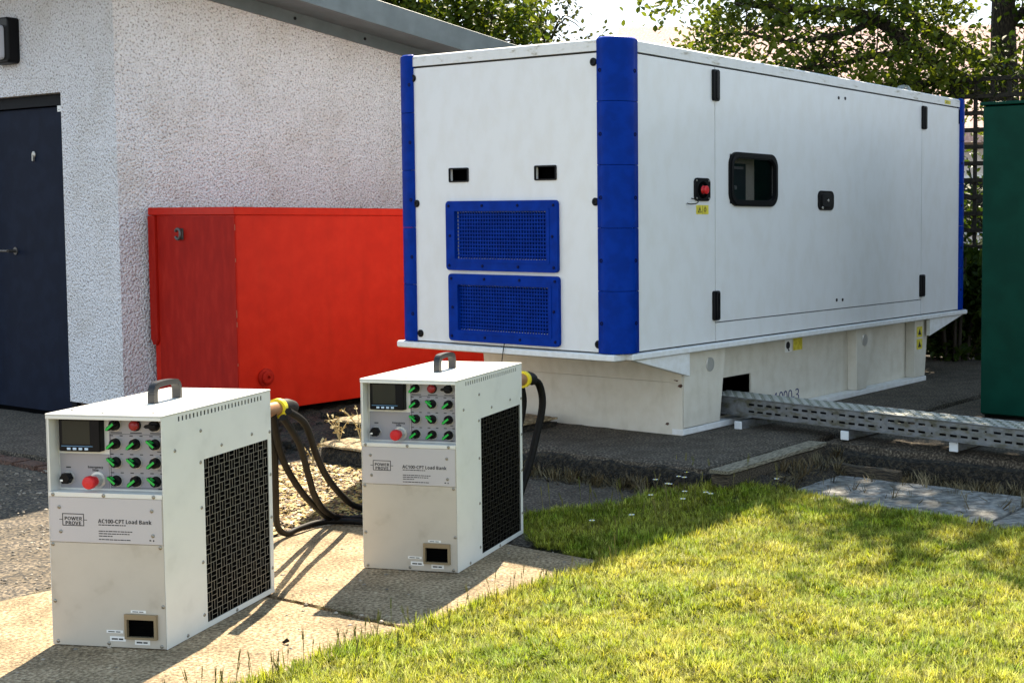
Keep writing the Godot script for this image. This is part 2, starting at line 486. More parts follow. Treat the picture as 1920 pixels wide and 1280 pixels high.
	M.house_wall = surf(noise_tex(256, SX, 0.05, 4, [[0.3, S(206, 196, 184)], [0.7, S(222, 212, 202)]], 57), 2.0, 0.9)
	M.house_roof = surf(noise_tex(256, SX, 0.05, 4, [[0.3, S(190, 152, 140)], [0.7, S(214, 180, 168)]], 58), 1.0, 0.9)
	M.petal = mat(S(236, 236, 232), 0.7)
	M.dome = mat(Color(0.85, 0.88, 0.88, 0.15), 0.1)
	M.dome.transparency = BaseMaterial3D.TRANSPARENCY_ALPHA
	M.leafy = leaf_mat(0.9)
	M.blade = leaf_mat(0.7)
	M.blade.metallic_specular = 0.2
	M.litter = leaf_mat(0.0)
	M.diffuser = mat(S(214, 216, 226), 0.35)

func leaf_mat(back: float) -> StandardMaterial3D:
	var m := mat(Color.WHITE, 0.5)
	m.vertex_color_use_as_albedo = true
	m.metallic_specular = 0.4
	if back > 0.0:
		m.backlight_enabled = true
		m.backlight = Color(back, back, back * 0.55).linear_to_srgb()
	return m

func multi(parent: Node, called: String, mesh_: Mesh, m: Material, xf: Array, cols: Array) -> MultiMeshInstance3D:
	var mm := MultiMesh.new()
	mm.transform_format = MultiMesh.TRANSFORM_3D
	mm.use_colors = true
	mm.mesh = mesh_
	mm.instance_count = xf.size()
	for i in xf.size():
		mm.set_instance_transform(i, xf[i])
		mm.set_instance_color(i, cols[i])
	var o := MultiMeshInstance3D.new()
	o.name = numbered(parent, called)
	o.multimesh = mm
	o.material_override = m
	o.set_meta("kind", "stuff")
	parent.add_child(o, true)
	return o

func _ready():
	rng.seed = 20
	nz.seed = 4
	nz.frequency = 0.05
	nz.fractal_octaves = 4
	camera_and_light()
	materials()
	ground()
	building()
	yard()
	fence_and_trees()
	generator()
	tank()
	cabinet()
	tray()
	two_banks()
	lawn()
	small_things()

# ---------------------------------------------------------------- camera, sky, sun, exposure
func camera_and_light():
	var cam := Camera3D.new()
	cam.name = "camera"
	cam.position = Vector3(4.288, 1.30, 5.908)
	cam.rotation_degrees = Vector3(-3.566, 32.536, 0)
	cam.projection = Camera3D.PROJECTION_FRUSTUM
	cam.near = 0.1
	cam.far = 300.0
	cam.size = 2.0 * cam.near * 640.0 / 2519.0
	cam.frustum_offset = Vector2(-470.0 / 2519.0, -68.0 / 2519.0) * cam.near
	cam.current = true
	add_child(cam)
	var we := WorldEnvironment.new()
	we.name = "environment"
	var e := Environment.new()
	e.background_mode = Environment.BG_SKY
	var sm := ProceduralSkyMaterial.new()
	sm.sky_top_color = S(120, 146, 174)
	sm.sky_horizon_color = S(240, 246, 246)
	sm.sky_curve = 0.22
	sm.sky_energy_multiplier = 1.0
	sm.ground_bottom_color = S(96, 92, 80)
	sm.ground_horizon_color = S(190, 196, 196)
	var sky := Sky.new()
	sky.sky_material = sm
	e.sky = sky
	e.background_energy_multiplier = 0.76
	e.tonemap_mode = Environment.TONE_MAPPER_LINEAR
	e.tonemap_exposure = 3.2
	e.sdfgi_enabled = true
	e.ssao_enabled = true
	e.ssil_enabled = true
	we.environment = e
	add_child(we)
	var sun := DirectionalLight3D.new()
	sun.name = "sun"
	sun.light_color = Color(1.0, 0.94, 0.84)
	sun.light_energy = 1.6
	sun.light_angular_distance = 0.5
	sun.shadow_enabled = true
	sun.look_at_from_position(Vector3(-3.46, 7.33, -5.23), Vector3.ZERO)
	add_child(sun)

# ---------------------------------------------------------------- ground
func grid_sheet(x0, x1, z0, z1, step, h: Callable) -> MB:
	var m := MB.new()
	var nx := int(round((x1 - x0) / step))
	var nzz := int(round((z1 - z0) / step))
	var g := []
	for i in nx + 1:
		var row := []
		for j in nzz + 1:
			var x := lerpf(x0, x1, float(i) / nx)
			var z := lerpf(z0, z1, float(j) / nzz)
			row.append(Vector3(x, h.call(x, z), z))
		g.append(row)
	m.sheet(g, Vector3.UP)
	return m

func ground():
	var m := MB.new()
	m.quad(Vector3(-120, -0.12, -150), Vector3(90, -0.12, -150), Vector3(90, -0.12, 60), Vector3(-120, -0.12, 60), Vector3.UP)
	solo("ground", m, M.soil, "brown soil ground stretching away behind the yard", "ground", "", "structure")
	# asphalt to the left of the path
	var a := grid_sheet(-9.0, -0.386, 1.02, 9.0, 0.08, func(x, z): return -0.012 + 0.010 * nz.get_noise_2d(x * 60, z * 60))
	solo("driveway", a, M.asphalt, "speckled grey asphalt to the left of the pale path", "driveway", "", "structure")
	# pale concrete path, cast in bays
	var p := Node3D.new()
	p.name = "path"
	add_child(p)
	tag(p, "pale sunlit concrete path under the two load banks", "path", "", "structure")
	for q in [[1.93, 2.935], [2.948, 4.3], [4.312, 6.2], [6.212, 8.0]]:
		var s := MB.new()
		s.rough(Vector3(-0.38, -0.1, q[0]), Vector3(1.06, 0.0, q[1]), 0.05, 0.006, nz, 0.003)
		part(p, "concrete_bay", s, M.concrete_path)
	# darker worn concrete between path and generator slab
	var d := MB.new()
	d.rough(Vector3(-0.95, -0.1, 0.70), Vector3(0.62, -0.004, 1.915), 0.06, 0.008, nz, 0.004)
	solo("worn_concrete", d, M.concrete_old, "worn grey concrete strip in front of the generator slab", "concrete", "", "structure")
	# bank that rises to the tank and the building
	var b := grid_sheet(-3.62, -0.6, -4.6, 1.32, 0.06, func(x, z):
		var k := smoothstep(1.28, 0.62, z)
		return -0.03 + 0.12 * k + 0.035 * nz.get_noise_2d(x * 90, z * 90) * smoothstep(1.32, 1.1, z))
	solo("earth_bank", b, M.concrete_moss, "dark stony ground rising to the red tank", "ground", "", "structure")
	# concrete apron in front of the door and the brick edging beyond it
	var c := MB.new()
	c.rough(Vector3(-7.6, -0.1, 1.01), Vector3(-2.35, 0.035, 1.93), 0.08, 0.01, nz, 0.006)
	solo("apron", c, M.concrete_old, "rough grey concrete apron in front of the dark door", "apron", "", "structure")
	var ed := Node3D.new()
	ed.name = "kerb_edging"
	add_child(ed)
	tag(ed, "low reddish brick edging along the apron", "edging", "", "structure")
	for i in 16:
		var x := -5.6 + i * 0.222
		var s := MB.new()
		s.rough(Vector3(x, -0.1, 1.945), Vector3(x + 0.212, 0.012 + 0.008 * rng.randf(), 2.055 + 0.01 * rng.randf()), 0.05, 0.008, nz)
		part(ed, "brick", s, M.brick_red)
	# grey paved patch and the slabs behind
	var pv := Node3D.new()
	pv.name = "pavement"
	add_child(pv)
	tag(pv, "pale worn concrete slabs between the lawn and the kerb", "paving", "", "structure")
	for q in [[0.92, -0.10, 2.02, 0.56], [2.026, -0.12, 3.4, 0.68]]:
		var s := MB.new()
		s.rough(Vector3(q[0], -0.1, q[1]), Vector3(q[2], 0.0 + 0.006 * rng.randf(), q[3]), 0.05, 0.008, nz, 0.004)
		part(pv, "flagstone", s, M.paving)
	# lawn soil
	var l := grid_sheet(0.2, 8.0, 0.36, 9.0, 0.06, func(x, z): return lawn_h(x, z) - (0.0 if in_lawn(x, z) else 0.06))
	solo("lawn_soil", l, M.turf, "green brown soil under the lawn grass", "lawn", "", "structure")
	# debris floor of the pit
	var pit := grid_sheet(0.6, 4.0, -0.34, 0.6, 0.05, func(x, z): return -0.03 + 0.02 * nz.get_noise_2d(x * 120, z * 120) + 0.05 * smoothstep(-0.18, -0.34, z) + 0.09 * smoothstep(1.02, 0.78, x))
	solo("soil_strip", pit, M.soil, "bare soil littered with dead grass beside the timber edge", "soil", "", "structure")

var lawn_poly := PackedVector2Array([Vector2(1.06, 9), Vector2(1.055, 3.0), Vector2(1.045, 1.93), Vector2(0.62, 1.9), Vector2(0.27, 1.6), Vector2(0.27, 1.35), Vector2(0.46, 1.12), Vector2(0.38, 0.72), Vector2(0.55, 0.42), Vector2(0.8, 0.42), Vector2(1.14, 0.44), Vector2(1.6, 0.56), Vector2(2.2, 0.60), Vector2(3.2, 0.68), Vector2(8, 0.7), Vector2(8, 9)])

func in_lawn(x, z) -> bool:
	return Geometry2D.is_point_in_polygon(Vector2(x + 0.03 * nz.get_noise_2d(x * 200, z * 200), z + 0.03 * nz.get_noise_2d(z * 200 + 50, x * 200)), lawn_poly)

func lawn_h(x, z) -> float:
	return -0.004 + 0.02 * nz.get_noise_2d(x * 40 + 300, z * 40) + 0.055 * exp(-((x - 0.76) * (x - 0.76) + (z - 0.66) * (z - 0.66)) / 0.045)

# ---------------------------------------------------------------- white rendered building
func building():
	var b := thing("building", Vector3(-3.6, 0, 1.0), 0, "white roughcast building with grey mono-pitch roof behind the red tank", "building")
	var o := Vector3(-3.6, 0, 1.0)
	var slope := 0.1146
	var wall_y := func(z): return 2.80 + slope * (z + 0.026)
	# front wall with the door opening
	var w := mk(Basis(), -o)
	w.plate(-8.0, 0.13, -5.32, 2.13, 1.0, 0.25)
	w.plate(-4.2, 0.13, -3.85, 2.13, 1.0, 0.25)
	w.plate(-8.0, 2.13, -3.85, 3.05, 1.0, 0.25)
	part(b, "front_wall", w, M.render)
	var sw := mk(SIDE, -o)
	sw.prism(PackedVector2Array([Vector2(-1.0, 0.13), Vector2(6.5, 0.13), Vector2(6.5, wall_y.call(-6.5)), Vector2(-1.0, wall_y.call(1.0))]), -3.85, -3.6)
	part(b, "side_wall", sw, M.render)
	var bw := mk(Basis(), -o)
	bw.box(Vector3(-8.0, 0.13, -6.5), Vector3(-3.86, 2.0, -6.25))
	bw.box(Vector3(-8.2, 0.13, -6.5), Vector3(-8.01, 2.6, 1.0))
	part(b, "rear_wall", bw, M.render)
	# brick plinth
	var pl := mk(Basis(), -o)
	pl.box(Vector3(-3.90, -0.1, -6.4), Vector3(-3.655, 0.128, 0.93))
	pl.box(Vector3(-4.2, -0.1, 0.78), Vector3(-3.901, 0.128, 0.93))
	var plo := part(b, "plinth", pl, M.gap)
	for row in 2:
		for i in 3:
			var x := -4.19 + i * 0.185 + row * 0.05
			part(plo, "brick", bx(Vector3(x, 0.0 + row * 0.066, 0.90) - o, Vector3(minf(x + 0.175, -3.635), 0.058 + row * 0.066, 0.968) - o, 0.006), M.brick_dark)
		for i in 5:
			var z := 0.94 - i * 0.225 - row * 0.1
			part(plo, "brick", bx(Vector3(-3.70, 0.0 + row * 0.066, z - 0.215) - o, Vector3(-3.628, 0.058 + row * 0.066, z - (0.0 if i or row else 0.0)) - o, 0.006), M.brick_dark)
	# roof: sheet, outer trim, soffit, wall trim
	var rb := Basis(Vector3.RIGHT, atan(-slope))
	rb = Basis(Vector3(1, 0, 0), Vector3(0, 1, 0), Vector3(0, slope, 1))
	var r := mk(rb, Vector3(0, 2.91, 0) - o)
	r.box(Vector3(-8.6, -0.01, -7.0), Vector3(-3.152, 0.012, 1.5))
	var ro := part(b, "roof", r, M.roof)
	var tr := mk(rb, Vector3(0, 2.91, 0) - o)
	tr.box(Vector3(-3.15, -0.150, -7.02), Vector3(-3.125, 0.022, 1.52), 0.004)
	tr.box(Vector3(-8.6, -0.150, 1.495), Vector3(-3.152, 0.010, 1.52), 0.004)
	part(ro, "roof_trim", tr, M.roof)
	var sf := mk(rb, Vector3(0, 2.91, 0) - o)
	sf.box(Vector3(-3.598, -0.112, -7.0), Vector3(-3.152, -0.10, 1.49))
	sf.box(Vector3(-8.6, -0.112, 1.01), Vector3(-3.6, -0.10, 1.49))
	part(ro, "soffit", sf, M.roof)
	var wt := mk(rb, Vector3(0, 2.80, 0) - o)
	wt.box(Vector3(-3.598, -0.088, -7.0), Vector3(-3.578, 0.0, 1.02), 0.003)
	var wto := part(ro, "wall_trim", wt, M.roof)
	for i in 7:
		var z := -2.2 + i * 0.62
		var c := mk(Basis(), -o)
		c.lathe(Vector3(-3.578, 2.80 + slope * z - 0.045, z), Vector3.RIGHT, [Vector2(0.012, 0), Vector2(0.011, 0.005), Vector2(0.005, 0.009), Vector2(0, 0.009)], 10)
		part(b, "bolt", c, M.black)
	# door
	var fr := mk(Basis(), -o)
	fr.plate(-5.315, 0.0, -4.205, 2.126, 0.955, 0.1, [[-5.262, 0.001, -4.262, 2.055]])
	var fo := part(b, "door_frame", fr, M.door_frame)
	var dl := part(b, "door", bx(Vector3(-5.258, 0.012, 0.885) - o, Vector3(-4.266, 2.05, 0.93) - o, 0.004), M.door)
	var hd := mk(Basis(), -o)
	hd.cyl(Vector3(-4.92, 1.10, 0.93), Vector3(-4.92, 1.10, 0.985), 0.011)
	hd.cyl(Vector3(-4.92, 1.10, 0.985), Vector3(-5.03, 1.10, 0.985), 0.009)
	hd.cyl(Vector3(-4.92, 1.10, 0.93), Vector3(-4.92, 1.10, 0.936), 0.026)
	part(dl, "handle", hd, M.screw_dark)
	var lk := mk(Basis(), -o)
	lk.lathe(Vector3(-4.655, 1.745, 0.93), Vector3(0, 0, 1), [Vector2(0.022, 0), Vector2(0.022, 0.006), Vector2(0.012, 0.010), Vector2(0, 0.010)], 16)
	lk.box(Vector3(-4.661, 1.70, 0.93), Vector3(-4.649, 1.742, 0.946), 0.003)
	part(dl, "lock", lk, M.steel)
	var tb := part(fo, "paper_tab", bx(Vector3(-4.31, 2.012, 0.957) - o, Vector3(-4.222, 2.05, 0.961) - o, 0.0), M.sticker)
	text(tb, "mark", "·", 0.03, Vector3(-4.296, 2.024, 0.9612) - o, Basis(), M.ink)
	part(b, "threshold", bx(Vector3(-5.3, 0.0, 0.80) - o, Vector3(-4.21, 0.03, 1.03) - o, 0.004), M.void)
	part(b, "room_floor", bx(Vector3(-8.0, -0.05, -6.2) - o, Vector3(-3.9, 0.0, 0.78) - o), M.concrete_old)
	# wall lamp
	var L := thing("wall_lamp", Vector3(-4.78, 2.36, 1.0), 0, "black bulkhead lamp with white diffuser high on the roughcast wall", "lamp")
	var lb := mk(Basis(), Vector3(0, 0.13, 0.0))
	lb.prism(rr(0.24, 0.30, 0.03), 0.0, 0.075, true, 0.012)
	part(L, "housing", lb, M.black)
	var df := mk(Basis(), Vector3(-0.012, 0.115, 0.076))
	df.prism(rr(0.17, 0.225, 0.03), 0.0, 0.05, true, 0.02)
	part(L, "diffuser", df, M.diffuser)

# ---------------------------------------------------------------- slabs, steps, kerb, timbers
func yard():
	var s := MB.new()
	s.rough(Vector3(-1.66, -0.1, -4.7), Vector3(0.64, 0.13, 0.72), 0.05, 0.02, nz, 0.006)
	solo("generator_slab", s, M.concrete_old, "weathered concrete slab the generator stands on", "slab", "", "structure")
	var ms := MB.new()
	ms.rough(Vector3(-1.6, -0.06, 0.69), Vector3(0.66, 0.105, 0.735), 0.025, 0.03, nz, 0.03)
	solo("mossy_edge", ms, M.concrete_moss, "dark moss and dirt along the front edge of the generator slab", "moss", "", "stuff")
	var e := MB.new()
	e.rough(Vector3(0.66, -0.1, -6.5), Vector3(5.0, 0.122, -0.33), 0.07, 0.022, nz, 0.006)
	solo("rear_pavement", e, M.concrete_old, "old concrete pavement behind the cable tray", "pavement", "", "structure")
	var k := MB.new()
	k.rough(Vector3(0.70, -0.1, -0.325), Vector3(4.2, 0.085, -0.235), 0.05, 0.03, nz, 0.014)
	solo("kerb", k, M.concrete_moss, "crumbling mossy concrete kerb below the cable tray", "kerb", "", "structure")
	for q in [[Vector3(-1.66, -0.05, 0.76), Vector3(-0.75, 0.10, 1.10), "lower sunlit concrete step behind the right load bank"], [Vector3(-1.84, 0.03, 0.10), Vector3(-0.80, 0.19, 0.85), "upper sunlit concrete step beside the red tank"]]:
		var ctr := Vector3((q[0].x + q[1].x) / 2, 0, (q[0].z + q[1].z) / 2)
		var so := thing("concrete_step", ctr, 0, q[2], "step", "concrete steps by the tank")
		var st := MB.new()
		st.t.origin = -ctr
		st.rough(q[0], q[1] - Vector3(0.015, 0.026, 0.015), 0.04, 0.022, nz, 0.004)
		part(so, "riser", st, M.concrete_moss)  # dark colour holds moss and dirt plus the shade of the front faces
		var tr := MB.new()
		tr.t.origin = -ctr
		tr.rough(Vector3(q[0].x - 0.01, q[1].y - 0.03, q[0].z), q[1], 0.04, 0.012, nz, 0.006)
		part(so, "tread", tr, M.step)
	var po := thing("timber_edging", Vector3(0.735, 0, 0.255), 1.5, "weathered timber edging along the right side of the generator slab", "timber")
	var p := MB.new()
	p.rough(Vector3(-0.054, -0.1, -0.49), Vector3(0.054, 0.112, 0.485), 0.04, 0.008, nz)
	part(po, "soiled_shaded_side", p, M.timber_dark)  # soil stains and the shade of the sides both painted into this darker colour
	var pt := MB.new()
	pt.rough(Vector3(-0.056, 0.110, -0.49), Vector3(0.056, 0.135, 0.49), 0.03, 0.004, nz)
	part(po, "weathered_lit_top", pt, M.timber)  # same weathered timber, painted paler where the sky lights it
	var p2 := MB.new()
	p2.rough(Vector3(-0.27, -0.06, -0.03), Vector3(0.27, 0.055, 0.03), 0.04, 0.007, nz)
	var po2 := solo("timber_offcut", p2, M.timber_dark, "dark rotten timber lying in the soil below the cable tray", "timber", "", "", Vector3(1.02, 0, -0.125))
	po2.rotation_degrees.y = -8
	# loose stones on the dark bank
	for i in 15:
		var c := Vector3(rng.randf_range(-2.6, -1.72), 0.0, rng.randf_range(0.35, 1.25))
		c.y = -0.03 + 0.12 * smoothstep(1.28, 0.62, c.z)
		var r := rng.randf_range(0.03, 0.075)
		var st := MB.new()
		st.t = Transform3D(Basis(Vector3.UP, rng.randf() * TAU), Vector3.ZERO)
		st.rough(Vector3(-r, -0.02, -r * 0.8), Vector3(r, r * 0.7, r * 0.8), r * 0.5, r * 0.35, nz)
		solo("stone", st, M.concrete_moss, "dark stone on the shaded bank below the red tank", "stone", "loose stones on the bank", "", c)

# ---------------------------------------------------------------- fence, trees, far house
func fence_and_trees():
	var f := thing("trellis_fence", Vector3(-0.6, 0.1, -5.0), 0, "dark wooden trellis fence between the generator and the green cabinet", "fence")
	for i in 4:
		part(f, "post", bx(Vector3(-1.9 + i * 1.8, -0.1, -0.05), Vector3(-1.8 + i * 1.8, 2.50, 0.05), 0.006), M.trellis)
	for i in 36:
		var x := -1.86 + i * 0.155
		part(f, "upright_slat", bx(Vector3(x - 0.017, 0.95, 0.052), Vector3(x + 0.017, 2.42, 0.070), 0.002), M.trellis)
	for i in 11:
		var y := 0.98 + i * 0.144
		part(f, "cross_slat", bx(Vector3(-1.9, y - 0.019, 0.072), Vector3(3.6, y + 0.019, 0.090), 0.002), M.trellis)
	for i in 36:
		var x := -1.9 + i * 0.153
		part(f, "board", bx(Vector3(x, 0.0, -0.07), Vector3(x + 0.146, 0.93 + 0.01 * sin(i * 2.1), -0.052), 0.003), M.board)
	# far house seen through the leaves
	var h := thing("house", Vector3(-10.6, -0.1, -24.5), 30, "far house with pale pinkish tiled roof behind the trees", "house")
	part(h, "wall", bx(Vector3(-4.6, 0, -4), Vector3(7, 3.3, 4)), M.house_wall)
	var hr := mk(SIDE, Vector3.ZERO)
	hr.prism(PackedVector2Array([Vector2(-4.5, 3.1), Vector2(0, 6.0), Vector2(4.5, 3.1), Vector2(4.5, 3.35), Vector2(0, 6.25), Vector2(-4.5, 3.35)]), -7.4, 5.0)
	var hro := part(h, "roof", hr, M.house_roof)
	part(hro, "chimney", bx(Vector3(3, 5.6, -1), Vector3(3.9, 8.2, -0.2)), M.brick_red)
	for i in 3:
		var wd := part(h, "window", bx(Vector3(-3.4 + i * 3.4, 1.1, 3.98), Vector3(-1.8 + i * 3.4, 2.4, 4.05)), M.sticker)
		part(wd, "pane", bx(Vector3(-3.3 + i * 3.4, 1.2, 4.04), Vector3(-1.9 + i * 3.4, 2.3, 4.06)), M.black)
	big_tree()
	back_tree("leafy_tree", Vector3(-10.0, -0.1, -7.0), 5.6, [[Vector3(0.0, 3.6, 0.0), 1.4], [Vector3(0.9, 3.4, -0.3), 1.2], [Vector3(1.6, 3.0, -0.5), 0.95], [Vector3(-1.1, 4.0, 0.6), 1.5], [Vector3(0.5, 4.6, 0.0), 1.2], [Vector3(1.5, 4.0, -0.6), 0.75]], 34000, [Color(0.04, 0.075, 0.009), Color(0.15, 0.18, 0.02)], 0.105, "bushy yellow green tree rising behind the grey building roof")
	back_tree("airy_tree", Vector3(-9.9, -0.1, -10.0), 5.4, [[Vector3(0.0, 4.5, 0.0), 0.75], [Vector3(0.65, 3.9, -0.5), 0.6], [Vector3(-0.5, 3.9, 0.4), 0.8], [Vector3(-0.3, 5.2, 0.0), 0.75], [Vector3(0.35, 3.3, -0.3), 0.7]], 5600, [Color(0.04, 0.05, 0.018), Color(0.085, 0.095, 0.035)], 0.08, "thin olive tree with sky showing through beside the bushy tree")
	# hedge and shrubs behind the trellis
	for q in [[Vector3(-2.2, -0.1, -6.3), 1.0, 2.2, "green shrub behind the rear end of the generator"], [Vector3(-0.9, -0.1, -7.4), 1.1, 2.3, "green shrub filling the gap behind the trellis beside the generator corner"], [Vector3(0.4, -0.1, -6.6), 1.1, 2.2, "green shrub behind the trellis and the left end of the green cabinet"], [Vector3(1.8, -0.1, -6.7), 1.1, 2.6, "green shrub hidden behind the middle of the green cabinet"], [Vector3(3.3, -0.1, -6.8), 1.1, 2.7, "green shrub behind the right end of the green cabinet"], [Vector3(-4.6, -0.1, -8.6), 1.3, 2.2, "low green shrub beyond the far side of the generator"], [Vector3(-0.45, 0.1, -4.55), 0.42, 1.0, "dark undergrowth in front of the fence boards beside the green cabinet"]]:
		var s := thing("shrub", q[0], 0, q[3], "shrub", "shrubs along the fence")
		var st := MB.new()
		for i in 7:
			var a := rng.randf() * TAU
			st.tube(spline([Vector3(cos(a) * 0.1, 0, sin(a) * 0.1), Vector3(cos(a) * q[1] * 0.4, q[2] * 0.5, sin(a) * q[1] * 0.4), Vector3(cos(a) * q[1] * 0.6, q[2] * 0.9, sin(a) * q[1] * 0.6)], 6), 0.02, 0.006, 5)
		part(s, "stems", st, M.twig)
		var xf := []
		var cs := []
		for i in 5600:
			var d := Vector3(rng.randfn(), rng.randfn(), rng.randfn()).normalized() * pow(rng.randf(), 0.45)
			var c: Vector3 = Vector3(0, q[2] * 0.52, 0) + d * Vector3(q[1], q[2] * 0.52, q[1])
			if nz.get_noise_3dv((c + q[0]) * 30.0) < -0.12: continue
			xf.append(Transform3D(rand_basis(rng.randf_range(0.06, 0.10)), c))
			cs.append(Color(0.025, 0.05, 0.008).lerp(Color(0.07, 0.11, 0.015), rng.randf()))
		multi(s, "foliage", leaf_mesh(), M.leafy, xf, cs)

func rand_basis(s: float) -> Basis:
	var b := Basis(Vector3.UP, rng.randf() * TAU) * Basis(Vector3.RIGHT, rng.randf_range(-1.2, 0.9)) * Basis(Vector3.BACK, rng.randf_range(-0.9, 0.9))
	return b.scaled(Vector3(s, s, s))

var _leaf: ArrayMesh
func leaf_mesh() -> ArrayMesh:
	if _leaf: return _leaf
	var m := MB.new()
	var p := [Vector3(0, 0, 0), Vector3(-0.30, 0.06, 0.32), Vector3(-0.24, 0.04, 0.68), Vector3(0, -0.06, 1.0), Vector3(0.24, 0.04, 0.68), Vector3(0.30, 0.06, 0.32), Vector3(0, 0, 0.5)]
	for i in 6:
		var a = p[i]; var b = p[(i + 1) % 6]
		var nn = (b - a).cross(p[6] - a).normalized()
		if nn.y < 0.0: nn = -nn
		m.tri(a, b, p[6], nn, nn, nn)
	_leaf = m.mesh()
	return _leaf

func back_tree(called: String, at: Vector3, h: float, clumps: Array, count: int, cols: Array, size: float, label: String):
	var t := thing(called, at, 0, label, "tree", "trees behind the roof")
	var tk := MB.new()
	tk.tube(spline([Vector3(0, 0, 0), Vector3(0.05, h * 0.3, 0.03), Vector3(-0.05, h * 0.6, 0.0), Vector3(0.02, h * 0.85, 0.05)], 10), 0.16, 0.04, 8)
	part(t, "trunk", tk, M.bark)
	var total := 0.0
	for c in clumps: total += pow(c[1], 2.2)
	var xf := []
	var cs := []
	for c in clumps:
		var lb := MB.new()
		lb.tube(spline([Vector3(0, h * 0.35, 0), Vector3(c[0].x * 0.5, c[0].y * 0.8, c[0].z * 0.5), c[0]], 8), 0.06, 0.012, 6)
		for k in 6:
			var e: Vector3 = c[0] + Vector3(rng.randfn(), rng.randfn() * 0.8, rng.randfn()).normalized() * c[1] * 0.8
			lb.tube(spline([c[0] * 0.8 + Vector3(0, 0.3, 0), (c[0] + e) / 2 + Vector3(0, 0.08, 0), e], 5), 0.02, 0.005, 5)
		part(t, "limb", lb, M.bark)
		var nn := int(count * pow(c[1], 2.2) / total)
		for i in nn:
			var d: Vector3 = c[0] + Vector3(rng.randfn(), rng.randfn(), rng.randfn()).normalized() * pow(rng.randf(), 0.5) * c[1] * (0.92 + 0.16 * rng.randf())
			if nz.get_noise_3dv((d + at) * 26.0) < -0.05: continue
			xf.append(Transform3D(rand_basis(size * rng.randf_range(0.75, 1.3)), d))
			cs.append(cols[0].lerp(cols[1], rng.randf()))
	multi(t, "foliage", leaf_mesh(), M.leafy, xf, cs)

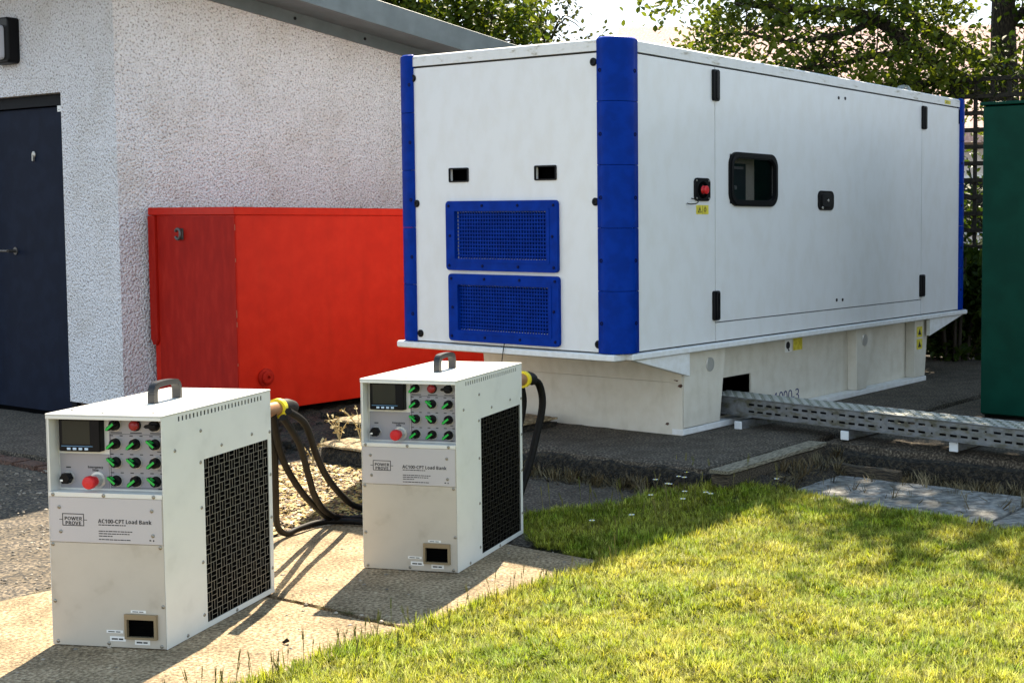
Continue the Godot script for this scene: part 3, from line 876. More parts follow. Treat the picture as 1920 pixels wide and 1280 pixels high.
func big_tree():
	var at := Vector3(-0.74, -0.1, -6.3)
	var t := thing("spreading_tree", at, 0, "large broadleaf tree with dark trunk and spreading boughs behind the fence", "tree")
	var tk := MB.new()
	tk.tube(spline([Vector3(0.1, 0, 0), Vector3(0.04, 1.2, 0), Vector3(0.0, 2.6, 0), Vector3(-0.02, 3.6, 0.0), Vector3(0.1, 5.0, 0.1), Vector3(0.1, 7.6, 0.3)], 26), 0.20, 0.05, 12)
	part(t, "trunk", tk, M.bark)
	var tk2 := MB.new()
	tk2.tube(spline([Vector3(0.32, 0, 0.1), Vector3(0.33, 1.6, 0.1), Vector3(0.30, 3.0, 0.1), Vector3(0.5, 4.6, 0.3), Vector3(0.9, 6.6, 0.6)], 20), 0.11, 0.04, 10)
	part(t, "trunk", tk2, M.bark)
	# boughs as polylines from the trunk (local), thickness at root
	var boughs := [
		[[Vector3(-0.04, 2.85, 0.08), Vector3(-0.29, 3.04, 0.42), Vector3(-0.53, 3.25, 0.81), Vector3(-0.74, 3.41, 1.18), Vector3(-1.01, 3.67, 1.59)], 0.075],
		[[Vector3(-0.04, 2.57, 0.08), Vector3(-0.28, 2.73, 0.41), Vector3(-0.48, 2.91, 0.77), Vector3(-0.57, 3.07, 1.07), Vector3(-0.73, 3.23, 1.29), Vector3(-0.96, 3.27, 1.67), Vector3(-1.22, 3.27, 2.08), Vector3(-1.46, 3.28, 2.47)], 0.1],
		[[Vector3(-0.50, 2.94, 0.84), Vector3(-0.61, 2.93, 1.10), Vector3(-0.77, 2.89, 1.32), Vector3(-0.96, 2.79, 1.67), Vector3(-1.15, 2.75, 1.91)], 0.045],
		[[Vector3(-0.73, 3.23, 1.29), Vector3(-0.85, 3.11, 1.48), Vector3(-0.99, 3.02, 1.81), Vector3(-1.16, 2.96, 2.16), Vector3(-1.33, 3.01, 2.50)], 0.035],
		[[Vector3(-0.33, 3.03, 0.44), Vector3(-0.59, 3.20, 0.49), Vector3(-0.80, 3.46, 0.51), Vector3(-1.02, 3.78, 0.53)], 0.05],
		[[Vector3(-0.01, 3.21, -0.00), Vector3(0.18, 3.40, -0.00), Vector3(0.39, 3.58, -0.01)], 0.06],
		[[Vector3(0.1, 3.9, 0), Vector3(-0.8, 4.8, 0.5), Vector3(-1.6, 5.5, 0.9), Vector3(-2.2, 6.0, 1.2)], 0.07],
		[[Vector3(0.1, 4.2, 0), Vector3(0.7, 5.0, 0.9), Vector3(1.0, 5.6, 1.8), Vector3(1.2, 6.0, 2.5)], 0.07],
		[[Vector3(0.1, 4.6, 0), Vector3(1.0, 5.2, 0.0), Vector3(2.0, 5.7, 0.1), Vector3(2.9, 6.0, 0.2)], 0.06],
		[[Vector3(0.1, 5.0, 0), Vector3(-0.3, 5.8, 1.0), Vector3(-0.6, 6.3, 2.0), Vector3(-0.7, 6.5, 2.8)], 0.06],
		[[Vector3(0.1, 5.6, 0), Vector3(0.1, 6.6, -0.8), Vector3(0.1, 7.2, -1.6)], 0.05],
	]
	var tips := []
	for b in boughs:
		var m := MB.new()
		var p := spline(b[0], 16)
		m.tube(p, b[1], b[1] * 0.3, 8)
		var limb := part(t, "bough", m, M.bark)
		var tw := MB.new()
		for i in range(4, p.size()):
			for k in 2:
				var d := Vector3(rng.randfn(), rng.randfn() * 0.5 + 0.05, rng.randfn()).normalized() * rng.randf_range(0.25, 0.65)
				tw.tube(PackedVector3Array([p[i], p[i] + d * 0.5 + Vector3(0, 0.04, 0), p[i] + d]), 0.008, 0.003, 4)
				tips.append(p[i] + d * 0.7)
				tips.append(p[i] + d)
		part(limb, "twigs", tw, M.twig).set_meta("kind", "stuff")
	var xf := []
	var cs := []
	for q in tips:
		var lit := rng.randf()
		var low: bool = q.y < 3.7
		if low and rng.randf() < 0.72: continue
		for i in (24 if low else 26):
			var d := Vector3(rng.randfn(), rng.randfn() * 0.7, rng.randfn()) * (0.13 if low else 0.28)
			xf.append(Transform3D(rand_basis(rng.randf_range(0.055, 0.095)), q + d))
			cs.append(Color(0.028, 0.055, 0.008).lerp(Color(0.10, 0.145, 0.018), clampf(lit * 0.6 + rng.randf() * 0.4, 0, 1)))  # leaf colour carries lit and shaded clusters
	# leafy sprays among the low boughs
	for zone in [[Vector3(-1.72, 3.07, 2.04), 0.46, 0.19, 17], [Vector3(-1.23, 2.78, 1.73), 0.31, 0.16, 9], [Vector3(-1.03, 3.27, 1.60), 0.41, 0.11, 9], [Vector3(-0.60, 2.72, 1.33), 0.34, 0.17, 11], [Vector3(-0.18, 3.24, 1.06), 0.36, 0.15, 7], [Vector3(-0.28, 2.54, 1.12), 0.29, 0.13, 7], [Vector3(0.28, 2.72, 0.77), 0.23, 0.22, 9], [Vector3(-2.28, 3.38, 2.40), 0.22, 0.07, 3], [Vector3(-1.53, 3.38, 1.92), 0.24, 0.10, 6], [Vector3(-0.14, 2.84, 1.03), 0.27, 0.12, 4], [Vector3(0.3, 2.75, -1.2), 0.9, 0.4, 14], [Vector3(-1.0, 2.6, -1.1), 0.8, 0.3, 9]]:
		for k in zone[3]:
			var q: Vector3 = zone[0] + Vector3(0.843, 0, -0.538) * zone[1] * rng.randf_range(-1, 1) + Vector3.UP * zone[2] * rng.randf_range(-1, 1) + Vector3(0.538, 0, 0.843) * rng.randf_range(-0.9, 0.9)
			var lit := rng.randf()
			for i in 84:
				var d := Vector3(rng.randfn(), rng.randfn() * 0.75, rng.randfn()) * 0.125
				xf.append(Transform3D(rand_basis(rng.randf_range(0.045, 0.08)), q + d))
				cs.append(Color(0.022, 0.045, 0.006).lerp(Color(0.21, 0.25, 0.024), clampf(lit * 0.75 + rng.randf() * 0.3 - 0.1, 0, 1)))  # sunlit and shadowed sprays painted through the leaf colour
	# high crown that shades the pavement
	for c in [[Vector3(0.6, 6.2, 0.9), 1.5], [Vector3(-0.4, 6.5, 1.8), 1.2], [Vector3(1.9, 6.0, 0.6), 1.5], [Vector3(-1.5, 6.0, 0.6), 1.2], [Vector3(3.0, 6.0, 0.4), 1.2], [Vector3(1.3, 5.6, 2.2), 1.0], [Vector3(0.4, 7.4, -0.4), 1.4], [Vector3(2.6, 5.2, 1.6), 1.0]]:
		for i in 2600:
			var d: Vector3 = c[0] + Vector3(rng.randfn(), rng.randfn(), rng.randfn()).normalized() * pow(rng.randf(), 0.5) * c[1]
			if nz.get_noise_3dv(d * 28.0) < -0.12: continue
			xf.append(Transform3D(rand_basis(rng.randf_range(0.09, 0.15)), d))
			cs.append(Color(0.05, 0.09, 0.014).lerp(Color(0.12, 0.17, 0.025), rng.randf()))
	multi(t, "foliage", leaf_mesh(), M.leafy, xf, cs)

# ---------------------------------------------------------------- generator
func generator():
	var o := Vector3(-0.755, 0.13, -1.53)
	var g := thing("generator", o, 0, "large white containerised generator with blue corner posts on the concrete slab", "generator")
	var UPB := Basis(Vector3(1, 0, 0), Vector3(0, 0, -1), Vector3(0, 1, 0))
	var FX := func() -> MB: return mk(Basis(), -o)
	var SD := func() -> MB: return mk(SIDE, -o)
	# core: black sheets standing in for the unlit inside behind gaps and vents
	var c = FX.call()
	c.plate(-1.53, 0.63, 0.02, 2.155, 0.47, 0.01)
	c.box(Vector3(-1.53, 0.612, -3.6), Vector3(0.02, 0.624, 0.45))
	part(g, "dark_backing", c, M.void)
	var c2 = SD.call()
	c2.plate(-0.45, 0.63, 3.60, 2.155, 0.022, 0.006, [[0.375, 1.375, 0.905, 1.705]])
	part(g, "dark_backing", c2, M.gap)
	var ls = FX.call()
	ls.box(Vector3(-1.555, 0.626, -3.56), Vector3(-1.535, 2.155, 0.44))
	ls.box(Vector3(-1.46, 0.626, -3.655), Vector3(-0.05, 2.155, -3.635))
	part(g, "rear_panel", ls, M.white)
	# front panel with two slots and two vent openings
	var fp = FX.call()
	fp.plate(-1.448, 0.632, -0.097, 2.150, 0.586, 0.02, [[-1.144, 1.520, -1.008, 1.586], [-0.519, 1.520, -0.379, 1.587], [-1.09, 1.10, -0.44, 1.35], [-1.075, 0.71, -0.425, 0.95]])
	var fpo := part(g, "front_panel", fp, M.white)
	for q in [[-1.144, -1.008], [-0.519, -0.379]]:
		var s = FX.call()
		s.box(Vector3(q[0] - 0.01, 1.51, 0.49), Vector3(q[1] + 0.01, 1.597, 0.52))
		part(fpo, "slot_back", s, M.void)
		var s2 = FX.call()
		s2.ring(rr(q[1] - q[0] + 0.012, 0.078, 0.008, 3, Vector2((q[0] + q[1]) / 2, 1.553)), rr(q[1] - q[0] - 0.004, 0.062, 0.004, 3, Vector2((q[0] + q[1]) / 2, 1.553)), 0.584, 0.592)
		part(fpo, "slot_rim", s2, M.black)
	# vents
	for q in [[-1.163, 1.033, -0.358, 1.411, -1.095, 1.095, -0.428, 1.355], [-1.150, 0.646, -0.352, 1.014, -1.078, 0.705, -0.418, 0.955]]:
		var vf = FX.call()
		var cc := Vector2((q[0] + q[2]) / 2, (q[1] + q[3]) / 2)
		vf.ring(rr(q[2] - q[0], q[3] - q[1], 0.022, 5, cc), rr(q[6] - q[4], q[7] - q[5], 0.006, 5, Vector2((q[4] + q[6]) / 2, (q[5] + q[7]) / 2)), 0.586, 0.606)
		vf.ring(rr(q[6] - q[4] + 0.036, q[7] - q[5] + 0.036, 0.012, 5, Vector2((q[4] + q[6]) / 2, (q[5] + q[7]) / 2)), rr(q[6] - q[4], q[7] - q[5], 0.006, 5, Vector2((q[4] + q[6]) / 2, (q[5] + q[7]) / 2)), 0.606, 0.609)
		var vo := part(g, "vent_frame", vf, M.blue)
		var me = FX.call()
		var n1 := 34
		for i in n1 + 1:
			var x := lerpf(q[4], q[6], float(i) / n1)
			me.box(Vector3(x - 0.0042, q[5], 0.574), Vector3(x + 0.0042, q[7], 0.590))
		for i in 14:
			var y := lerpf(q[5], q[7], float(i) / 13)
			me.box(Vector3(q[4], y - 0.0032, 0.588), Vector3(q[6], y + 0.0032, 0.594))
		part(vo, "vent_mesh", me, M.blue)
		if q[1] > 1.0:
			var vb = FX.call()
			vb.box(Vector3(-0.62, 1.115, 0.563), Vector3(-0.50, 1.17, 0.573), 0.002)
			part(vo, "vent_block", vb, M.blue_dark)
		for b in [[0.04, 0.5], [0.5, 0.5], [0.96, 0.5], [0.03, 0.07], [0.03, 0.93], [0.34, 0.93], [0.66, 0.93], [0.97, 0.93], [0.34, 0.07], [0.66, 0.07], [0.97, 0.07]]:
			if b == [0.5, 0.5]: continue
			var bb = FX.call()
			bb.lathe(Vector3(lerpf(q[0], q[2], b[0]), lerpf(q[1], q[3], b[1]), 0.606), Vector3(0, 0, 1), [Vector2(0.0085, 0), Vector2(0.0075, 0.004), Vector2(0, 0.005)], 8)
			part(vo, "bolt", bb, M.blue_dark)
	for q in [[-1.419, 2.096], [-0.121, 2.105], [-1.405, 1.40], [-0.114, 1.40], [-1.39, 0.672], [-0.102, 0.672]]:
		var pb = FX.call()
		pb.lathe(Vector3(q[0], q[1], 0.586), Vector3(0, 0, 1), [Vector2(0.021, 0), Vector2(0.021, 0.006), Vector2(0.016, 0.010), Vector2(0.008, 0.010), Vector2(0.006, 0.006), Vector2(0, 0.006)], 14)
		part(fpo, "plug", pb, M.black)
	# corner posts in five segments
	var base := PackedVector2Array([Vector2(-0.02, 0.53), Vector2(-0.094, 0.57), Vector2(-0.094, 0.597)])
	for i in 9:
		var a := PI / 2 * (1.0 - i / 8.0)
		base.append(Vector2(-0.046 + 0.104 * cos(a), 0.497 + 0.104 * sin(a)))
	base.append_array(PackedVector2Array([Vector2(0.056, 0.452), Vector2(0.03, 0.452)]))
	for k in 4:
		var post := Node3D.new()
		post.name = numbered(g, "corner_post")
		g.add_child(post, true)
		var poly := PackedVector2Array()
		for q in base:
			var x := q.x if k % 2 == 0 else -1.51 - q.x
			var z := q.y if k < 2 else -3.063 - q.y
			poly.append(Vector2(x, -z))
		for i in 5:
			var y0 := 0.626 + i * 0.3198
			var s := mk(UPB, -o)
			s.prism(poly, y0 + 0.0015, y0 + 0.3198 - (0.0 if i < 4 else -0.004), true, 0.003 if i < 4 else 0.012)
			var so := part(post, "post_segment", s, M.blue)
			if k == 3: continue
			for b in [[Vector3(-0.071, 0, 0.5985), Vector3(0, 0, 1)], [Vector3(0.0565, 0, 0.478), Vector3(1, 0, 0)]]:
				var at: Vector3 = b[0]
				var dir: Vector3 = b[1]
				if k % 2 == 1: at.x = -1.51 - at.x; dir.x = -dir.x
				if k > 1: at.z = -3.063 - at.z; dir.z = -dir.z
				at.y = y0 + 0.155
				var bb = FX.call()
				bb.lathe(at, dir, [Vector2(0.011, 0), Vector2(0.010, 0.003), Vector2(0.005, 0.003), Vector2(0.004, 0.0), Vector2(0, 0.0)], 10)
				part(so, "bolt", bb, M.blue_dark)
	# roof
	var rf = FX.call()
	rf.t = Transform3D(UPB, -o)
	rf.prism(rr(1.601, 4.244, 0.115, 6, Vector2(-0.7525, 1.53)), 2.160, 2.221, true, 0.012)
	var ro := part(g, "roof", rf, M.white_dirty)
	var mo = FX.call()
	mo.rough(Vector3(-1.44, 2.1505, 0.575), Vector3(-0.10, 2.157, 0.5895), 0.02, 0.004, nz)
	part(ro, "gap_moss", mo, M.soil)
	var st1 = SD.call()
	st1.box(Vector3(3.245, 2.168, 0.0482), Vector3(3.345, 2.196, 0.0495))
	var st1o := part(ro, "warning_label", st1, M.yellow)
	warn_marks(st1o, SIDE, Vector3(0.0495, 2.182, -3.27) - o, 0.018)
	# right side panels
	var sp = SD.call()
	sp.plate(-0.444, 0.632, 0.251, 2.150, 0.045, 0.02)
	var spo := part(g, "side_panel", sp, M.white)
	var sp2 = SD.call()
	sp2.plate(2.874, 0.632, 3.585, 2.150, 0.045, 0.02)
	part(g, "side_panel", sp2, M.white)
	var sp3 = SD.call()
	sp3.plate(0.257, 0.632, 2.868, 0.734, 0.045, 0.02)
	part(g, "side_panel", sp3, M.white)
	var dp = SD.call()
	dp.plate(0.257, 0.740, 2.868, 2.150, 0.045, 0.022, [[0.40, 1.40, 0.882, 1.68]])
	var door := part(g, "door", dp, M.white)
	for q in [[0.2535, 2.05, 0.062, 0.172], [0.2535, 0.832, 0.062, 0.165], [2.893, 2.043, 0.07, 0.165], [2.878, 0.838, 0.07, 0.16]]:
		var h := mk(SIDE, Vector3(0.0455, q[1], -q[0]) - o)
		h.prism(rr(q[2], q[3], 0.012, 4), 0, 0.018, true, 0.006)
		h.prism(rr(q[2] * 0.5, q[3] * 0.92, 0.01, 4), 0.017, 0.026, true, 0.006)
		part(door, "hinge", h, M.black)
	# window
	var wc := Vector2(0.641, 1.540)
	var wf = SD.call()
	wf.ring(rr(0.51, 0.306, 0.075, 8, wc), rr(0.435, 0.235, 0.055, 8, wc), 0.044, 0.058)
	wf.ring(rr(0.49, 0.288, 0.070, 8, wc), rr(0.45, 0.25, 0.060, 8, wc), 0.058, 0.063)
	var wo := part(door, "window_frame", wf, M.black)
	var gl = SD.call()
	gl.prism(rr(0.45, 0.25, 0.055, 8, wc), 0.040, 0.0425)
	part(wo, "pane", gl, M.glass)
	var cav = SD.call()
	cav.box(Vector3(0.36, 1.36, -0.42), Vector3(0.92, 1.72, -0.40))
	cav.box(Vector3(0.36, 1.36, -0.40), Vector3(0.372, 1.72, 0.015))
	cav.box(Vector3(0.908, 1.36, -0.40), Vector3(0.92, 1.72, 0.015))
	cav.box(Vector3(0.372, 1.36, -0.40), Vector3(0.908, 1.372, 0.015))
	cav.box(Vector3(0.372, 1.71, -0.40), Vector3(0.908, 1.72, 0.015))
	part(door, "control_box", cav, M.void)
	var cp = SD.call()
	cp.box(Vector3(0.44, 1.375, -0.06), Vector3(0.80, 1.705, -0.05))
	var cpo := part(door, "control_panel", cp, M.base_cream)
	var cp2 = SD.call()
	cp2.box(Vector3(0.44, 1.375, -0.05), Vector3(0.69, 1.635, -0.035), 0.003)
	part(cpo, "control_face", cp2, M.panel_face)
	var cp3 = SD.call()
	cp3.box(Vector3(0.445, 1.47, -0.035), Vector3(0.51, 1.54, -0.03))
	part(cpo, "screen", cp3, M.bezel)
	var cp4 = SD.call()
	cp4.box(Vector3(0.50, 1.602, -0.0349), Vector3(0.66, 1.618, -0.033))
	cp4.cyl(Vector3(-0.01, 0, 0), Vector3(-0.011, 0, 0), 0.001)
	cp4.lathe(Vector3(0.565, 1.495, -0.035), Vector3(0, 0, 1), [Vector2(0.013, 0), Vector2(0.012, 0.012), Vector2(0, 0.012)], 12)
	part(cpo, "button", cp4, M.lb_grey)
	# emergency stop, warning label, latch, dots, hook
	var es := mk(SIDE, Vector3(0.0455, 1.474, -0.124) - o)
	es.prism(rr(0.150, 0.126, 0.026, 5), 0, 0.010, true, 0.004)
	var eso := part(spo, "emergency_stop", es, M.black)
	var eb := mk(SIDE, Vector3(0.0555, 1.472, -0.128) - o)
	eb.lathe(Vector3.ZERO, Vector3(0, 0, 1), [Vector2(0.024, 0), Vector2(0.018, 0.012), Vector2(0.023, 0.016), Vector2(0.023, 0.022), Vector2(0.016, 0.027), Vector2(0, 0.028)], 18)
	part(eso, "button", eb, M.red_btn)
	for q in [[-0.058, 0.048], [0.058, 0.048], [-0.058, -0.048], [0.058, -0.048]]:
		var k := mk(SIDE, Vector3(0.0555, 1.474, -0.124) - o)
		k.lathe(Vector3(q[0], q[1], 0), Vector3(0, 0, 1), [Vector2(0.006, 0), Vector2(0.004, 0.003), Vector2(0, 0.003)], 8)
		part(eso, "screw", k, M.screw)
	var yb := mk(SIDE, Vector3(0.0555, 1.472, -0.124) - o)
	yb.ring(circ(0.046, 20), circ(0.030, 20), 0.0, 0.002)
	part(eso, "collar", yb, M.void)
	var wl := mk(SIDE, Vector3(0.0452, 1.364, -0.130) - o)
	wl.prism(rr(0.118, 0.050, 0.004, 2), 0, 0.0012)
	var wlo := part(spo, "warning_label", wl, M.yellow)
	warn_marks(wlo, SIDE, Vector3(0.0465, 1.364, -0.105) - o, 0.032)
	var la := mk(SIDE, Vector3(0.0455, 1.432, -1.483) - o)
	la.prism(rr(0.195, 0.122, 0.035, 6), 0, 0.010, true, 0.004)
	var lao := part(door, "latch", la, M.black)
	var la2 := mk(SIDE, Vector3(0.0555, 1.432, -1.483) - o)
	la2.prism(rr(0.12, 0.085, 0.018, 5), 0, 0.006, true, 0.003)
	part(lao, "latch_handle", la2, M.rubber)
	var la3 := mk(SIDE, Vector3(0.0555, 1.432, -1.483) - o)
	la3.lathe(Vector3(-0.05, -0.046, 0), Vector3(0, 0, 1), [Vector2(0.010, 0), Vector2(0.008, 0.004), Vector2(0, 0.004)], 10)
	la3.lathe(Vector3(0.012, 0.0, 0.006), Vector3(0, 0, 1), [Vector2(0.010, 0), Vector2(0.008, 0.003), Vector2(0, 0.003)], 10)
	part(lao, "lock", la3, M.steel)
	for q in [[1.649, 2.088], [1.735, 2.091], [1.632, 0.795], [1.71, 0.793]]:
		var d := mk(SIDE, Vector3(0.0452, q[1], -q[0]) - o)
		d.lathe(Vector3.ZERO, Vector3(0, 0, 1), [Vector2(0.011, 0), Vector2(0.010, 0.003), Vector2(0, 0.003)], 10)
		part(door, "rivet", d, M.black)
	var hk := MB.new()
	hk.tube(spline([Vector3(0.046, 1.425, -0.028) - o, Vector3(0.085, 1.412, -0.03) - o, Vector3(0.088, 1.398, -0.02) - o, Vector3(0.07, 1.393, 0.01) - o, Vector3(0.05, 1.398, 0.02) - o], 14), 0.003, 0.003, 6)
	part(spo, "hook", hk, M.black)
	var bd = SD.call()
	bd.box(Vector3(3.50, 2.035, 0.0453), Vector3(3.58, 2.145, 0.048), 0.001)
	var bdo := part(g, "badge", bd, M.gap)
	text(bdo, "badge_mark", "G", 0.06, Vector3(0.0482, 2.075, -3.54) - o, SIDE, M.sticker, true, HORIZONTAL_ALIGNMENT_CENTER)
	# skirt flange and wedges
	var fl = FX.call()
	fl.box(Vector3(-1.57, 0.587, 0.40), Vector3(0.014, 0.624, 0.606), 0.008)
	part(g, "skirt", fl, M.flange)
	var fl2 = FX.call()
	fl2.box(Vector3(-0.2, 0.588, -3.66), Vector3(0.064, 0.6235, 0.515), 0.008)
	part(g, "skirt", fl2, M.flange)
	var w1 = SD.call()
	w1.prism(PackedVector2Array([Vector2(-0.517, 0.612), Vector2(-0.50, 0.590), Vector2(0.006, 0.459), Vector2(0.006, 0.6)]), 0.018, 0.048, false, 0.003)
	part(g, "wedge_bracket", w1, M.flange)
	var w2 = SD.call()
	w2.prism(PackedVector2Array([Vector2(3.025, 0.6), Vector2(3.025, 0.465), Vector2(3.64, 0.592), Vector2(3.649, 0.612)]), 0.018, 0.048, false, 0.003)
	part(g, "wedge_bracket", w2, M.flange)
	# base frame
	var bf = FX.call()
	bf.plate(-1.47, 0.13, 0.0, 0.418, 0.0, 0.02)
	bf.t = Transform3D(Basis(Vector3(1, 0, 0), Vector3(0, 1, 0.10).normalized(), Vector3(0, -0.10, 1).normalized()), Vector3(0, 0.42, 0.004) - o)
	bf.plate(-1.47, 0.0, 0.0, 0.17, 0.0, 0.012)
	var bfo := part(g, "base_front", bf, M.base_cream)
	var sd2 = SD.call()
	sd2.plate(0.005, 0.131, 3.03, 0.59, -0.075, 0.01, [[0.40, 0.172, 0.80, 0.395]])
	var sdo := part(g, "base_side", sd2, M.base_cream)
	var vd = SD.call()
	vd.box(Vector3(0.35, 0.135, -0.45), Vector3(0.85, 0.45, -0.44))
	part(sdo, "opening_back", vd, M.void)
	var bk = FX.call()
	bk.box(Vector3(-1.47, 0.131, -3.04), Vector3(-1.45, 0.6, -0.03))
	bk.box(Vector3(-1.45, 0.131, -3.04), Vector3(-0.09, 0.6, -3.02))
	part(g, "base_rear", bk, M.base_cream)
	for q in [[0.004, 0.002, 0.365, 0.425], [1.985, 1.995, 2.13, 2.24], [2.87, 2.865, 3.04, 3.09]]:
		var lg = SD.call()
		lg.prism(PackedVector2Array([Vector2(q[1], 0.168), Vector2(q[2], 0.168), Vector2(q[3], 0.586), Vector2(q[0], 0.586)]), -0.072, 0.0, false, 0.004)
		var lgo := part(g, "base_leg", lg, M.base_cream)
		var cap := mk(SIDE, Vector3(0.0, 0.50, -(q[2] - 0.10 if q[0] < 1 else q[2] - 0.03)) - o)
		if q[0] < 2.5:
			cap.lathe(Vector3.ZERO, Vector3(0, 0, 1), [Vector2(0.040, 0), Vector2(0.040, 0.003), Vector2(0.034, 0.005), Vector2(0, 0.005)], 16)
			part(lgo, "plug", cap, M.bezel)
		if q[0] < 1:
			var pl = SD.call()
			pl.box(Vector3(0.006, 0.17, 0.0005), Vector3(0.195, 0.584, 0.006), 0.002)
			part(lgo, "cover_plate", pl, M.base_cream)
	var rl = FX.call()
	rl.box(Vector3(-0.072, 0.131, -3.05), Vector3(0.008, 0.166, 0.002), 0.004)
	part(g, "base_rail", rl, M.flange)
	var l1 = SD.call()
	l1.box(Vector3(1.19, 0.485, -0.0745), Vector3(1.27, 0.57, -0.073))
	var l1o := part(sdo, "label", l1, M.sticker)
	var l1b := mk(SIDE, Vector3(-0.0728, 0.528, -1.225) - o)
	l1b.prism(circ(0.024, 16), 0, 0.0006)
	l1b.prism(PackedVector2Array([Vector2(0.0, -0.02), Vector2(0.024, -0.035), Vector2(0.0, -0.036)]), 0, 0.0006)
	part(l1o, "label_mark", l1b, M.ink)
	var l2 = SD.call()
	l2.box(Vector3(1.29, 0.49, -0.0745), Vector3(1.40, 0.575, -0.073))
	part(sdo, "label", l2, M.yellow)
	for y in [0.46, 0.37]:
		var l3 = SD.call()
		l3.box(Vector3(2.90, y, 0.0005), Vector3(2.99, y + 0.075, 0.002))
		var l3o := part(g, "label", l3, M.yellow)
		var l4 := mk(SIDE, Vector3(0.002, y + 0.035, -2.945) - o)
		l4.prism(PackedVector2Array([Vector2(-0.026, -0.02), Vector2(0.026, -0.02), Vector2(0, 0.025)]), 0, 0.0006)
		part(l3o, "label_mark", l4, M.ink)
	text(sdo, "lettering", "1000-3", 0.075, Vector3(-0.0745, 0.205, -1.06) - o, SIDE, M.ink_blue, false)
	var wi := MB.new()
	wi.tube(spline([Vector3(-0.735, 0.648, 0.607) - o, Vector3(-0.742, 0.60, 0.612) - o, Vector3(-0.77, 0.50, 0.60) - o], 8), 0.0025, 0.0025, 5)
	part(g, "drain_wire", wi, M.black)
	# rust chips at the base corner
	var ch := MB.new()
	for q in [[Vector3(-0.035, 0.44, 0.0), 0.02], [Vector3(-0.012, 0.405, 0.002), 0.016], [Vector3(-0.10, 0.19, 0.0), 0.012]]:
		ch.t = Transform3D(Basis(), Vector3(q[0].x, q[0].y, 0.0025 + 0.001) - o)
		ch.prism(PackedVector2Array([Vector2(-q[1], -q[1] * 0.3), Vector2(q[1] * 0.2, -q[1] * 0.7), Vector2(q[1], 0.0), Vector2(q[1] * 0.4, q[1] * 0.6), Vector2(-q[1] * 0.5, q[1] * 0.35)]), -0.002, 0.002)
	part(bfo, "rust_chips", ch, M.brick_red)

# a triangle with its mark and a second small pictogram, on a label
func warn_marks(p: Node, b: Basis, at: Vector3, s: float):
	var m := mk(b, at)
	var e := s * 0.12
	var o := PackedVector2Array([Vector2(-s * 0.55, -s * 0.5), Vector2(s * 0.55, -s * 0.5), Vector2(0, s * 0.5)])
	var q := PackedVector2Array([Vector2(-s * 0.55 + e * 1.8, -s * 0.5 + e), Vector2(s * 0.55 - e * 1.8, -s * 0.5 + e), Vector2(0, s * 0.5 - e * 2)])
	m.ring(o, q, 0, 0.0006)
	m.box(Vector3(-s * 0.05, -s * 0.22, 0), Vector3(s * 0.05, s * 0.16, 0.0006))
	m.t.origin = at + b * Vector3(s * 1.55, 0, 0)
	m.ring(circ(s * 0.36, 12), circ(s * 0.24, 12), 0, 0.0006)
	m.box(Vector3(-s * 0.06, s * 0.36, 0), Vector3(s * 0.06, s * 0.52, 0.0006))
	m.t.origin = at + b * Vector3(s * 0.78, 0, 0)
	m.box(Vector3(-s * 0.03, -s * 0.7, 0), Vector3(s * 0.03, s * 0.7, 0.0006))
	part(p, "pictogram", m, M.ink)

# ---------------------------------------------------------------- red tank
func tank():
	var o := Vector3(-3.12, 0.13, -0.3)
	var t := thing("fuel_tank", o, 0, "red steel fuel tank with worn paint beside the roughcast wall", "tank")
	var b := mk(Basis(), -o)
	b.box(Vector3(-3.54, 0.135, -1.5), Vector3(-2.705, 1.36, 0.815), 0.006)
	part(t, "tank_body", b, M.red)
	var l := mk(Basis(), -o)
	l.box(Vector3(-3.56, 1.338, -1.52), Vector3(-2.692, 1.387, 0.832), 0.006)
	part(t, "lid", l, M.red)
	# front door panel with its flange and rounded lower corner
	var fpn := mk(Basis(), -o)
	fpn.plate(-3.48, 0.15, -2.712, 1.33, 0.819, 0.004)
	var fo := part(t, "front_panel", fpn, M.red_shaded)
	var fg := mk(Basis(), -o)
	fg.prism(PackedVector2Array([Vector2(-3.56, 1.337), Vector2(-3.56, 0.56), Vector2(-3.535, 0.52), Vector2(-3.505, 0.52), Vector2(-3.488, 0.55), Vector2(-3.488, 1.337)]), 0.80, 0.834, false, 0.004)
	part(t, "flange", fg, M.red_shaded)
	var hd := mk(Basis(), Vector3(-3.24, 1.222, 0.819) - o)
	var pts := []
	for i in 11:
		var a := deg_to_rad(150.0 - 300.0 * i / 10.0)
		pts.append(Vector3(0.026 * cos(a), 0.032 * sin(a), 0.020))
	hd.tube(spline(pts, 24), 0.009, 0.009, 8)
	hd.box(Vector3(-0.015, -0.035, 0), Vector3(0.03, 0.035, 0.006), 0.002)
	part(fo, "lock", hd, M.screw_dark)
	var cp := mk(SIDE, Vector3(-2.705, 0.345, 0.63) - o)
	cp.lathe(Vector3.ZERO, Vector3(0, 0, 1), [Vector2(0.055, 0), Vector2(0.055, 0.012), Vector2(0.04, 0.016), Vector2(0.04, 0.03), Vector2(0.03, 0.034), Vector2(0.012, 0.034), Vector2(0.01, 0.02), Vector2(0, 0.02)], 18)
	part(t, "drain_cap", cp, M.red_shaded)
	var we := mk(Basis(), -o)
	for k in 5:
		var y: float = [0.42, 0.66, 0.71, 1.05, 1.24][k]
		we.box(Vector3(-2.7062, y + rng.randf() * 0.02, 0.8195), Vector3(-2.7035 + rng.randf() * 0.001, y + 0.02 + rng.randf() * 0.04, 0.8235))
	part(t, "worn_paint", we, M.worn)
	for z in [0.6, -1.3]:
		part(t, "bearer", bx(Vector3(-3.5, 0.02, z - 0.06) - o, Vector3(-2.74, 0.135, z + 0.06) - o, 0.006), M.gap)

